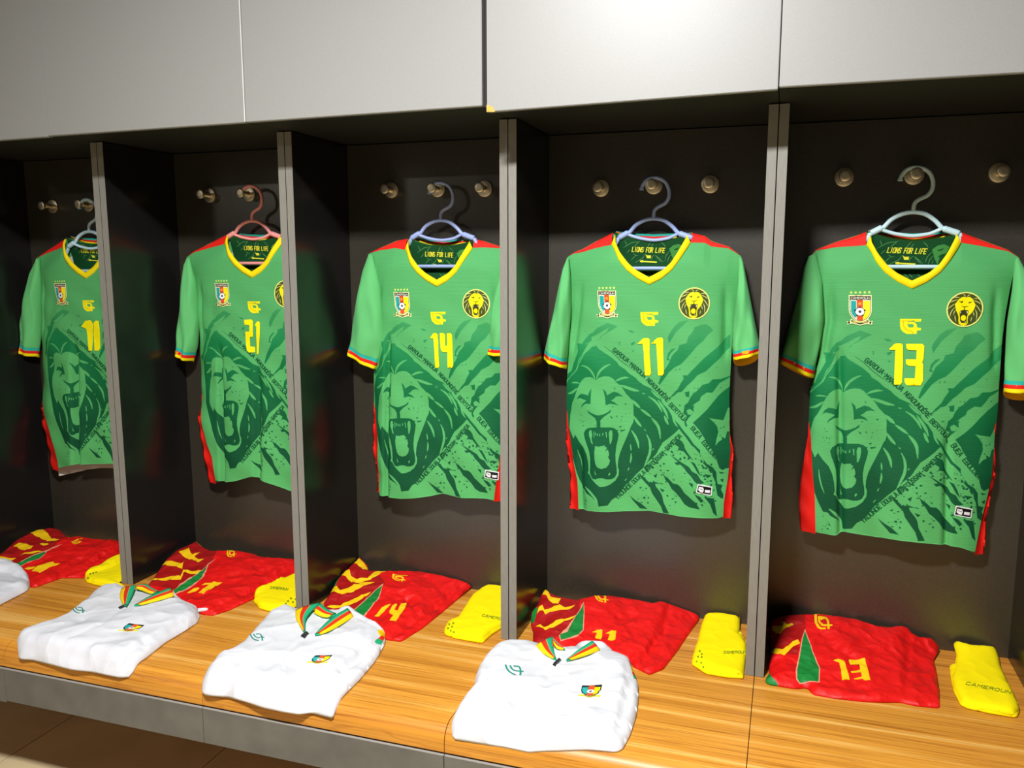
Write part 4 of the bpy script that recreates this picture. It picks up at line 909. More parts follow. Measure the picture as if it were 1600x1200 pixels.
def build_hanger(k):
    d = SH[k]; base = (d['hx'], YM, d['hz']); H = thing('clothes_hanger', HCOL[k], 'hanger', base, 'plastic hangers in the lockers'); m = M[d['hang']]
    def w3(p, dy=0.): return (base[0]+p[0], YM+dy, base[1+1]+p[1])
    hook = curve_pts(hp((822, 262), (830, 232), (860, 195), (905, 177), (955, 180), (1003, 205), (1027, 255), (1024, 310), (995, 350), (950, 372), (920, 392), (908, 420), (906, 462)), 5)
    MB().tube([w3(p) for p in hook], [.0052 if i > 2 else .0066 for i in range(len(hook))], 12).build('hook', m, H, True)
    arch = curve_pts(hp((640, 588), (695, 560), (722, 548), (768, 502), (836, 468), (904, 456), (978, 468), (1040, 508), (1082, 552), (1110, 564), (1190, 590)), 5)
    tipL, tipR = (-.165, -.205), (.165, -.205)
    tl = np.array(hp((640, 588))[0]); tr = np.array(hp((1190, 590))[0])
    armL = curve_pts([tl, tl+np.array((-.012, -.022)), (-.118, -.196), (-.140, -.212), (-.146, -.226), (-.140, -.2352)], 4)
    armR = curve_pts([tr, tr+np.array((.012, -.022)), (.118, -.196), (.140, -.212), (.146, -.226), (.140, -.2352)], 4)
    b = MB(); b.tube([w3(p) for p in arch], [.0082 if i < 8 or i > len(arch)-9 else .0056 for i in range(len(arch))], 10)
    b.tube([w3(p) for p in armL], .0060, 10); b.tube([w3(p) for p in armR], .0060, 10); b.build('arms', m, H, True)
    smile = curve_pts(hp((690, 560), (745, 578), (800, 592), (900, 604), (1000, 592), (1045, 576), (1080, 560)), 5)
    MB().tube([w3(p) for p in smile], .0046, 10).build('neck_arc', m, H, True)
    zb = np.array(hp((910, 797))[0])[1]
    bar = [(-.140, zb+.006), (-.126, zb), (.0, zb), (.126, zb), (.140, zb+.006)]
    MB().tube([w3(p) for p in curve_pts(bar, 4)], .0052, 10).build('bar', m, H, True)
for k in range(1, 6):
    build_shirt(k); build_hanger(k)

# ------------------------------------------------------------------ folded clothes on the bench
def P_(ox, oy, k): return lambda *pts: [(ox+p[0]*k, oy+p[1]*k) + tuple(p[2:]) for p in pts]
A6, A5_, A7, A8 = P_(1150, 900, .28125), P_(690, 880, .3125), P_(300, 820, .3125), P_(0, 800, .3)
B5, B4, B3, B2, B1 = P_(1180, 940, .13333), P_(820, 910, .13333), P_(500, 850, .13333), P_(220, 830, .125), P_(0, 810, .125)
E4, E3, E2 = P_(820, 980, .1125), P_(440, 930, .1125), P_(160, 900, .1125)

class Cloth:
    """a folded garment: an outline on the bench with a height at every outline point, a puffed wrinkled top and a flat underside"""
    def __init__(s, outline, thick_, bay, seed, wr=(.003, 14.), grid=.010, puff=.012, rnd=1):
        o = np.array([tuple(p) if len(p) == 3 else (*p, .004) for p in outline], float)
        s.bay = bay; s.T = thick_; s.wr = wr; s.grid = grid; s.puff = puff; s.seed = seed
        xy = np.array([s.unproj(a, b, h+.35*thick_) for a, b, h in o])
        Q = densify(np.column_stack([xy, o[:, 2]]), .016)
        for _ in range(rnd): Q = chaikin(Q)
        Q[:, :2] = np.array([s.keep_in(*p) for p in Q[:, :2]]); s.Q = densify(Q, grid*.8); s.P = s.Q[:, :2]
        s.creases = []; s.steps = []
    @staticmethod
    def drop(y):
        """how far the rounded bench front has fallen below the bench top"""
        q = np.clip((YB+.040)-np.asarray(y, float), 0, .0375); return .040-np.sqrt(.040**2-q*q)
    def unproj(s, px, py, h):
        x, y = on_z(px, py, ZB+h)
        for _ in range(8): x, y = on_z(px, py, ZB+h-float(s.drop(y)))
        return x, y
    def keep_in(s, x, y):
        if s.bay and y > -.022:
            x = max((s.bay-1)*W+TH+.003, min(s.bay*W-TH-.003, x)); y = min(y, DEP-.004)
        return x, y
    def base(s, X):
        X = np.atleast_2d(X); d = np.linalg.norm(X[:, None]-s.P[None], axis=2)+1e-5; w = 1/d**2.6; return (w*s.Q[None, :, 2]).sum(1)/w.sum(1)
    def to_xy(s, px, py):
        return tuple(s.to_xy_many([(px, py)])[0])
    def to_xy_many(s, P):
        P = np.asarray(P, float); R = np.stack([(P[:, 0]-800)/FPX, -(P[:, 1]-600)/FPX, np.ones(len(P))], 1) @ AX; z = np.full(len(P), ZB+.01+.8*s.T)
        for _ in range(5): X = CAM[:2]+R[:, :2]*((z-CAM[2])/R[:, 2])[:, None]; z = .5*z+.5*s.top(X)
        return X
    def top(s, X):
        X = np.atleast_2d(np.asarray(X, float)); d = edge_dist(s.P, X); ins = inside(s.P, X); d = np.where(ins, d, 0)
        h = s.base(X); z = .0018+h+s.T*(1-np.exp(-d/s.puff))*np.where(d > 0, 1, 0)
        k = np.clip(d/.025, 0, 1); nz = np.empty(len(X))
        for i, (x, y) in enumerate(X):
            p = Vector((x*s.wr[1]+s.seed*3.1, y*s.wr[1]*.8, s.seed*1.7)); q = noise.noise(p)
            r1 = 1-abs(noise.noise(Vector((x*s.wr[1]*1.3+9+s.seed, y*s.wr[1]*1.3, 4.+s.seed))))*2.2
            nz[i] = s.wr[0]*(q*.9+max(0, r1)**3*.8)
        z = z+nz*(.15+.85*k)
        for a, b, dep, w in s.creases:
            e = b-a; t = np.clip(((X-a)@e)/(e@e), 0, 1); q = np.linalg.norm(X-a-t[:, None]*e, axis=1); z = z-dep*np.exp(-(q/w)**2)*np.clip(k, .1, 1)
        for a, b, dep, w in s.steps:      # the cloth beyond the line lies lower
            e = (b-a)/np.linalg.norm(b-a); n = np.array([e[1], -e[0]]); q = (X-a)@n; z = z-dep*smooth01(q/w)*np.clip(k*1.5, 0, 1)
        return ZB+np.maximum(z, .0015)+s.lift(X)-s.drop(X[:, 1])
    under = None
    def lift(s, X):
        if s.under is None: return 0
        q = inside(s.under.P, X); r = np.zeros(len(X)); r[q] = s.under.top(X[q])-ZB+.0008 if q.any() else 0; return r
    def crease(s, pts, dep, w):
        q = [np.array(s.to_xy(*p)) for p in pts]
        for a, b in zip(q[:-1], q[1:]): s.creases.append((a, b, dep, w))
    def step(s, p, q, dep, w): s.steps.append((np.array(s.to_xy(*p)), np.array(s.to_xy(*q)), dep, w))
    def build(s, name, mats, regions, parent):
        """regions: (outline in the photograph, material index, name of the part or None)"""
        g = s.grid; lo, hi = s.P.min(0), s.P.max(0); rs = random.Random(s.seed)
        G = np.array([(x+(g/2 if j % 2 else 0)+rs.uniform(-.1, .1)*g, y+rs.uniform(-.1, .1)*g) for j, y in enumerate(np.arange(lo[1], hi[1], g*.87)) for x in np.arange(lo[0], hi[0], g)])
        G = G[inside(s.P, G)]; G = G[edge_dist(s.P, G) > g*.4]
        regs = []; allp = s.to_xy_many([p[:2] for poly, _, _ in regions for p in poly]) if regions else []; at = 0
        for poly, mi, part in regions:
            R = densify(allp[at:at+len(poly)], g*.7); at += len(poly); R = np.array([s.keep_in(*p) for p in R]); regs.append((R, mi, part))
        pts = [Vector(p) for p in s.P]; n = len(pts); ed = [(i, (i+1) % n) for i in range(n)]
        for R, mi, part in regs:
            b = len(pts); pts += [Vector(p) for p in R]; ed += [(b+i, b+(i+1) % len(R)) for i in range(len(R))]
        pts += [Vector(p) for p in G]
        vs, es, fc, *_ = delaunay_2d_cdt(pts, ed, [], 0, 2e-5)
        V = np.array([tuple(p) for p in vs]); fc = [list(f) for f in fc]; cen = np.array([V[f].mean(0) for f in fc]); ok = inside(s.P, cen)
        fc = [f for f, q in zip(fc, ok) if q]; cen = cen[ok]
        fm = np.zeros(len(fc), int); pid = np.full(len(fc), -1)
        for ri, (R, mi, part) in enumerate(regs):
            q = inside(R, cen); fm[q] = mi; pid[q] = ri if part else -1
        used = sorted({i for f in fc for i in f}); mp = {v: i for i, v in enumerate(used)}; V = V[used]; fc = [[mp[i] for i in f] for f in fc]
        Zt = s.top(V); Zb = ZB+.0006+np.maximum(0, s.base(V)-.003)+s.lift(V)-s.drop(V[:, 1]); Zb = np.minimum(Zb, Zt-.0005); N = len(V)
        def ccw(f): a, b, c = V[f[0]], V[f[1]], V[f[2]]; return f if (b[0]-a[0])*(c[1]-a[1])-(b[1]-a[1])*(c[0]-a[0]) > 0 else f[::-1]
        fc = [ccw(f) for f in fc]
        verts = [(*V[i], Zt[i]) for i in range(N)]+[(*V[i], Zb[i]) for i in range(N)]
        faces = list(fc)+[[i+N for i in f[::-1]] for f in fc]; m = list(fm)+list(fm)
        cnt = {}
        for f, mi in zip(fc, fm):
            for a, b in zip(f, f[1:]+f[:1]): cnt[(a, b)] = mi
        for (a, b), mi in cnt.items():
            if (b, a) not in cnt: faces.append([a, a+N, b+N, b]); m.append(mi)
        o = mesh_obj(name, verts, faces, mats, parent, fmat=[int(q) for q in m])
        groups = {}
        for ri, (R, mi, part) in enumerate(regs):
            if not part: continue
            sel = [f for f, p in zip(fc, pid) if p == ri]
            if sel: groups.setdefault(part, []).append((sel, mi))
        for part, items in groups.items():
            # a print or patch laid on the cloth
            for sel, mi in (items if part in ('number',) else [None]) if part in ('number',) else [(None, None)]:
                its = [(sel, mi)] if sel is not None else items
                ids = sorted({i for sl, _ in its for f in sl for i in f}); q = {v: i for i, v in enumerate(ids)}
                fs = []; ms = []
                for sl, mj in its:
                    fs += [[q[i] for i in f] for f in sl]; ms += [mj]*len(sl)
                mesh_obj(part, [(*V[i], Zt[i]+.0006) for i in ids], fs, mats, parent, fmat=[int(z) for z in ms])
        return o
    def ribbon(s, name, inner, outer, bands, mats, parent, n=14):
        """a striped rib collar standing on the garment; points carry a height above the bench"""
        def crv(P): return np.array(curve_pts([(*on_z(p[0], p[1], ZB+p[2]+.011), ZB+p[2]+.011) for p in P], 6))
        I, O = crv(inner), crv(outer)
        def rs(Q): q = np.r_[0, np.cumsum(np.linalg.norm(np.diff(Q, axis=0), axis=1))]; g = np.linspace(0, q[-1], n); return np.stack([np.interp(g, q, Q[:, k]) for k in range(3)], 1)
        I, O = rs(I), rs(O); fr = [b[0] for b in bands]+[1.0]; fr = [0.0]+fr[1:] if fr[0] != 0 else fr
        rows = []
        for a, b in zip(I, O):
            r = [tuple(a+(b-a)*f_+np.array((0, 0, .0025*math.sin(math.pi*f_)))) for f_ in fr]
            r += [tuple(b+np.array((0, 0, -.003))), tuple(a+np.array((0, 0, -.004)))]; rows.append(r)
        m = len(rows[0]); fs = []; fm = []
        for i in range(n-1):
            for q in range(m): fs.append([i*m+q, (i+1)*m+q, (i+1)*m+(q+1) % m, i*m+(q+1) % m]); fm.append(bands[min(q, len(bands)-1)][1] if q < len(bands) else (bands[-1][1] if q == len(bands) else bands[0][1]))
        for i in (0, n-1): fs.append([i*m+q for q in range(m)]); fm.append(0)
        return mesh_obj(name, [p for r in rows for p in r], fs, mats, parent, fmat=fm)

SM = [M['s_red'], M['s_dark'], M['s_yel'], M['s_grn'], M['s_pipe'], M['black']]
def logo_on(q):
    """maker's mark in a four-cornered field: top left, top right, bottom right, bottom left"""
    q = np.array(q, float)
    def bl(u, v): return tuple((q[0]*(1-u)+q[1]*u)*(1-v)+(q[3]*(1-u)+q[2]*u)*v)
    def bar(pts, w):
        out = []
        for (a, b), (c, d) in zip(pts[:-1], pts[1:]):
            dx, dy = c-a, d-b; l = math.hypot(dx, dy); nx, ny = -dy/l*w/2, dx/l*w/2
            out.append([bl(a+nx, b+ny), bl(c+nx, d+ny), bl(c-nx, d-ny), bl(a-nx, b-ny)])
        return out
    return bl, bar
def logo_full(q):
    bl, bar = logo_on(q)
    return bar([(0, .06), (1, .06)], .13) + bar([(.07, .12), (.07, .5), (.18, .78), (.36, .93), (.62, .94)], .14) + bar([(.26, .2), (.26, .45), (.36, .64), (.5, .7), (1, .7)], .12) + bar([(.34, .27), (.62, .27), (.76, .42), (.78, 1)], .13)
def logo_line(q):
    bl, bar = logo_on(q)
    return bar([(.02, .0), (.04, .35), (.12, .66), (.27, .88), (.46, 1.0)], .11) + bar([(.30, .05), (.32, .30), (.40, .50), (.54, .58), (1.0, .60)], .11) + bar([(.50, .10), (.80, .08), (.86, .22), (.84, .55), (.72, 1.0)], .11)
def crest_on(q):
    bl, bar = logo_on(q); P = lambda *a: [bl(*p) for p in a]
    return [(P((0, 0), (1, 0), (1.0, .45), (.92, .72), (.72, .9), (.5, 1), (.28, .9), (.08, .72), (0, .45)), 1), (P((.05, .2), (.34, .2), (.34, .88), (.14, .7), (.05, .45)), 2), (P((.35, .06), (.65, .06), (.65, .92), (.5, .98), (.35, .92)), 3), (P((.66, .2), (.95, .2), (.95, .45), (.86, .7), (.66, .88)), 4),
            (P(*[(.5+.2*math.cos(a*math.pi/4), .58+.17*math.sin(a*math.pi/4)) for a in range(8)]), 0), (P(*[(.5+.07*math.cos(a*math.pi/3), .58+.06*math.sin(a*math.pi/3)) for a in range(6)]), 1),
            (P((-.12, .9), (.2, .86), (.5, 1.04), (.8, .86), (1.1, .9), (1.0, 1.03), (.8, .98), (.5, 1.13), (.2, .98), (0, 1.03)), 4), (P((.12, .92), (.22, .9), (.5, 1.06), (.78, .9), (.88, .92), (.78, .95), (.5, 1.1), (.22, .95)), 1)]

def drop(pts): return [p[:2] for p in pts]
SHORTS = {
 5: dict(lab='red shorts numbered 13 with a wide green triangle, rightmost on the bench', bay=5,
    out=A6((188, 250, .045), (184, 330, .03), (190, 420, .018), (184, 480, .012), (186, 535, .008), (160, 572, .002), (175, 592, .002), (240, 603, .002), (330, 618, .002), (395, 612, .002), (430, 650, .002), (560, 672, .002), (700, 688, .002), (830, 693, .002), (915, 692, .002), (1000, 712, .002), (1131, 724, .002),
           (1131, 640, .002), (1115, 530, .003), (1098, 460, .006), (1125, 405, .012), (1128, 385, .018), (1090, 343, .03), (1000, 332, .036), (965, 300, .045), (955, 276, .05), (850, 286, .047), (780, 281, .048), (680, 246, .052), (560, 226, .055), (460, 213, .057), (340, 216, .056), (250, 226, .052)), T=.012,
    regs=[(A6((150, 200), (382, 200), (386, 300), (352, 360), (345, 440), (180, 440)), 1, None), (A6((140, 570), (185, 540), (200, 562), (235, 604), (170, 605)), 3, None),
          (B5((200, 290), (300, 285), (330, 265), (300, 245), (320, 238), (375, 265), (430, 252), (450, 268), (400, 290), (345, 310), (295, 378), (240, 372), (225, 345), (205, 345)), 2, None), (B5((172, 612), (190, 570), (215, 550), (320, 560), (380, 520), (440, 465), (500, 442), (530, 490), (450, 520), (400, 570), (340, 630), (250, 615)), 2, None),
          (B5((583, 320), (545, 440), (510, 640), (475, 800), (480, 910), (520, 965), (640, 940), (755, 950), (760, 770), (700, 640), (640, 470)), 4, None), (B5((583, 345), (556, 440), (525, 640), (492, 800), (495, 905), (524, 952), (640, 928), (742, 938), (748, 775), (690, 645), (630, 475)), 3, 'side_triangle'),
          (B5((915, 690), (985, 676), (1045, 700), (1075, 800), (1108, 915), (1020, 925), (1005, 800), (985, 715)), 2, 'number'), (B5((1095, 695), (1105, 680), (1230, 675), (1285, 665), (1310, 760), (1350, 920), (1285, 925), (1255, 905), (1180, 915), (1150, 905), (1250, 880), (1240, 835), (1130, 838), (1120, 820), (1230, 800), (1222, 735), (1115, 740)), 2, 'number')]
         + [(p, 2, 'maker_mark') for p in logo_full(B5((690, 170), (900, 185), (905, 325), (700, 330)))],
    cr=[(A6((955, 290), (945, 480), (925, 690)), .006, .008), (A6((470, 300), (560, 400), (700, 480)), .004, .012), (A6((860, 300), (700, 380), (620, 420)), .004, .012), (A6((1010, 340), (1080, 400), (1110, 470)), .005, .010), (A6((480, 600), (700, 620), (900, 600)), .003, .012)], st=[(A6((925, 692)), A6((958, 280)), .007, .008)]),
 4: dict(lab='red shorts numbered 11, partly under the collar of the rightmost white jacket', bay=4,
    out=A5_((520, 126, .055), (548, 152, .05), (600, 176, .045), (660, 187, .04), (710, 180, .04), (760, 162, .046), (830, 166, .04), (960, 181, .036), (1060, 201, .032), (1110, 181, .034), (1150, 165, .034), (1200, 206, .024), (1278, 236, .012), (1288, 272, .006), (1240, 342, .002), (1180, 432, .002), (1110, 522, .002), (1040, 550, .002), (960, 512, .002), (940, 480, .002),
           (860, 470, .002), (760, 470, .002), (600, 440, .002), (455, 420, .003), (458, 340, .012), (446, 300, .018), (452, 240, .03), (475, 215, .04), (498, 155, .05)), T=.011,
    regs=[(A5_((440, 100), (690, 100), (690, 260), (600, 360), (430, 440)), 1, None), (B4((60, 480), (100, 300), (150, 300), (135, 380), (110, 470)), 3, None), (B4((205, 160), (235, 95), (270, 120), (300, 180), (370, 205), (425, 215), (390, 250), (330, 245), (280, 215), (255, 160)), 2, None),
          (B4((145, 365), (165, 290), (205, 262), (230, 320), (310, 300), (410, 258), (470, 295), (590, 275), (520, 320), (420, 320), (330, 340), (240, 375), (215, 325), (170, 330)), 2, None), (B4((125, 518), (180, 490), (225, 525), (300, 490), (370, 440), (460, 430), (605, 380), (560, 420), (440, 465), (330, 530), (240, 560), (180, 520)), 2, None),
          (B4((690, 240), (640, 330), (560, 440), (460, 560), (400, 620), (420, 690), (620, 630), (690, 560), (700, 350)), 4, None), (B4((688, 265), (648, 335), (570, 445), (500, 580), (410, 610), (425, 672), (630, 610), (678, 560), (690, 350)), 3, 'side_triangle'),
          (B4((785, 585), (850, 560), (910, 562), (905, 640), (890, 668), (825, 655), (845, 590)), 2, 'number'), (B4((940, 600), (1000, 572), (1072, 568), (1060, 670), (1030, 682), (972, 675), (995, 605)), 2, 'number')]
         + [(p, 2, 'maker_mark') for p in logo_full(B4((800, 155), (990, 165), (975, 245), (830, 225)))],
    cr=[(A5_((1150, 180), (1110, 330), (1000, 470)), .006, .008), (B4((900, 260), (1100, 400), (1330, 680)), .003, .010), (A5_((1060, 205), (960, 260), (880, 300)), .003, .012), (B4((690, 220), (700, 400), (690, 600)), .002, .006)], st=[(A5_((990, 480)), A5_((1145, 170)), .006, .010)]),
 3: dict(lab='red shorts numbered 14 with a peaked striped corner', bay=3,
    out=A7((825, 142, .062), (850, 172, .052), (880, 202, .046), (884, 232, .042), (930, 235, .036), (980, 232, .036), (1050, 233, .036), (1130, 233, .036), (1190, 231, .03), (1260, 241, .03), (1310, 256, .024), (1394, 256, .022), (1402, 298, .010), (1330, 362, .004), (1250, 432, .002), (1150, 512, .002), (1045, 577, .002), (965, 566, .002), (900, 540, .002),
           (800, 500, .002), (700, 440, .004), (655, 395, .010), (690, 342, .018), (712, 300, .028), (740, 230, .044), (790, 172, .054)), T=.011,
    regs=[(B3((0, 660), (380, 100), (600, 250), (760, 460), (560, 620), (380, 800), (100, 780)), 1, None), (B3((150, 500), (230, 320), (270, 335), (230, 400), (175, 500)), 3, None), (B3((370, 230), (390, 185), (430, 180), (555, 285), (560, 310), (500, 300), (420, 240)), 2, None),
          (B3((240, 380), (300, 330), (345, 310), (360, 370), (440, 410), (560, 400), (640, 345), (790, 335), (700, 365), (600, 410), (480, 450), (370, 450), (310, 390)), 2, None), (B3((110, 580), (150, 520), (195, 490), (230, 540), (340, 510), (470, 455), (640, 445), (520, 490), (390, 560), (260, 590), (200, 570)), 2, None), (B3((80, 740), (240, 720), (400, 640), (600, 560), (560, 600), (400, 690), (250, 745), (160, 755)), 2, None),
          (B3((745, 462), (640, 545), (540, 640), (430, 740), (355, 800), (430, 885), (500, 880), (690, 640)), 4, None), (B3((735, 480), (640, 560), (550, 645), (440, 745), (370, 800), (440, 875), (488, 872), (676, 640)), 3, 'side_triangle'),
          (B3((635, 850), (690, 790), (720, 750), (780, 715), (832, 705), (780, 760), (720, 820), (690, 850)), 2, 'number'), (B3((810, 790), (850, 720), (890, 700), (905, 712), (870, 775), (905, 785), (950, 700), (1015, 690), (1000, 740), (940, 830), (890, 905), (815, 895), (860, 830), (820, 818)), 2, 'number')]
         + [(p, 2, 'maker_mark') for p in logo_full(B3((850, 370), (1030, 378), (990, 445), (840, 420)))],
    cr=[(B3((930, 570), (1020, 640), (1150, 800)), .005, .008), (A7((1390, 262), (1220, 400), (1000, 560)), .006, .008), (A7((1120, 240), (1250, 330), (1330, 290)), .003, .010), (B3((350, 350), (450, 440), (640, 440)), .003, .012), (B3((190, 570), (180, 640), (260, 720)), .003, .010)], st=[(A7((960, 560)), A7((1390, 265)), .006, .010)]),
 2: dict(lab='red shorts numbered 21, beside the pink hanger locker, narrow green side strip', bay=2,
    out=A8((1020, 150, .055), (1062, 186, .046), (1110, 210, .04), (1160, 205, .04), (1250, 206, .036), (1320, 221, .036), (1370, 238, .03), (1450, 241, .03), (1537, 246, .026), (1550, 300, .014), (1450, 372, .004), (1350, 432, .002), (1200, 502, .002), (1110, 532, .002), (1050, 527, .002), (1000, 500, .002),
           (930, 470, .002), (830, 440, .004), (765, 385, .010), (800, 342, .02), (860, 252, .036), (920, 202, .044), (990, 172, .05)), T=.011,
    regs=[(B2((80, 650), (320, 340), (700, 100), (950, 280), (900, 380), (700, 560), (400, 730), (100, 680)), 1, None), (B2((690, 160), (720, 160), (820, 205), (815, 222), (760, 205)), 2, None), (B2((475, 275), (600, 222), (620, 265), (650, 290), (745, 262), (670, 315), (720, 352), (790, 345), (710, 392), (640, 350), (595, 350), (520, 300)), 2, None),
          (B2((260, 440), (320, 385), (385, 370), (520, 400), (545, 365), (525, 410), (518, 470), (420, 440), (330, 430)), 2, None), (B2((90, 650), (130, 600), (240, 590), (380, 560), (500, 560), (530, 480), (640, 500), (760, 490), (710, 535), (620, 535), (540, 510), (500, 605), (320, 618), (180, 610), (120, 625)), 2, None),
          (B2((935, 335), (850, 400), (760, 490), (620, 580), (480, 670), (400, 740), (420, 790), (640, 690), (770, 590), (840, 430)), 4, None), (B2((830, 430), (760, 500), (620, 600), (490, 680), (405, 740), (430, 775), (630, 680), (750, 585), (815, 470)), 3, 'side_triangle'),
          (B2((580, 770), (640, 730), (720, 703), (735, 715), (680, 755), (600, 775)), 2, 'number'), (B2((760, 675), (800, 650), (890, 645), (850, 668)), 2, 'number'), (B2((720, 770), (870, 655), (900, 637), (1020, 642), (960, 680), (780, 785)), 2, 'number')]
         + [(p, 2, 'maker_mark') for p in logo_full(B2((1080, 262), (1210, 255), (1190, 315), (1070, 335)))],
    cr=[(A8((1530, 255), (1400, 360), (1150, 470), (1060, 520)), .006, .008), (A8((1200, 330), (1350, 320), (1500, 270)), .003, .010), (A8((1130, 240), (1060, 330), (930, 420)), .002, .006)], st=[(A8((1090, 525)), A8((1535, 255)), .006, .010)]),
 1: dict(lab='red shorts numbered 10, leftmost, cut off by the edge of the photo', bay=1,
    out=A8((-90, 270, .03), (0, 222, .034), (80, 152, .048), (180, 100, .054), (260, 85, .056), (310, 92, .05), (350, 126, .044), (362, 140, .04), (400, 130, .042), (470, 140, .036), (540, 146, .032), (620, 152, .03), (690, 190, .022), (640, 265, .008), (560, 312, .002), (450, 337, .002), (320, 337, .002), (180, 387, .002), (120, 375, .002), (40, 350, .002), (-90, 350, .004)), T=.011,
    regs=[(B1((-100, 500), (300, 250), (560, 100), (860, 240), (640, 380), (380, 520), (0, 700)), 1, None), (B1((380, 215), (450, 180), (520, 165), (600, 195), (650, 260), (745, 262), (690, 280), (590, 282), (510, 250), (450, 225)), 2, None), (B1((165, 355), (240, 305), (340, 318), (415, 350), (380, 380), (310, 400), (240, 385), (210, 358)), 2, None), (B1((490, 325), (520, 305), (610, 325), (545, 342)), 2, None),
          (B1((250, 460), (320, 425), (430, 408), (530, 412), (430, 435), (330, 440)), 2, None), (B1((-40, 500), (20, 478), (90, 490), (200, 495), (130, 530), (40, 535), (-40, 530)), 2, None), (B1((785, 318), (640, 370), (540, 410), (400, 465), (280, 530), (120, 600), (180, 635), (500, 505), (590, 410), (720, 355)), 4, None),
          (B1((560, 415), (400, 470), (280, 540), (130, 600), (180, 628), (490, 500), (570, 430)), 3, 'side_triangle'), (B1((310, 630), (350, 608), (445, 600), (420, 625), (355, 642)), 2, 'number'), (B1((395, 660), (480, 590), (600, 555), (665, 542), (680, 565), (750, 562), (700, 590), (620, 610), (500, 680)), 2, 'number')]
         + [(p, 2, 'maker_mark') for p in logo_full(B1((890, 295), (1030, 265), (1010, 305), (920, 335)))],
    cr=[(A8((620, 165), (450, 280), (200, 370)), .005, .008), (A8((620, 190), (420, 330)), .004, .008), (A8((560, 150), (420, 240), (300, 250)), .003, .010)], st=[(A8((300, 337)), A8((620, 175)), .005, .010)]),
}
for k, d in SHORTS.items():
    c = d['cloth'] = Cloth(d['out'], d['T'], d['bay'], k, (.0042, 17.), .0065, .008, 1)
    for pts, dep, w in d['cr']: c.crease(pts, dep, w)
    for p, q, dep, w in d['st']: c.step(p[0], q[0], dep, w)
    mid = c.P.mean(0); T = thing('football_shorts', d['lab'], 'shorts', (float(mid[0]), float(mid[1]), ZB), 'red shorts folded on the bench')
    c.build('shorts_body', SM, d['regs'], T)

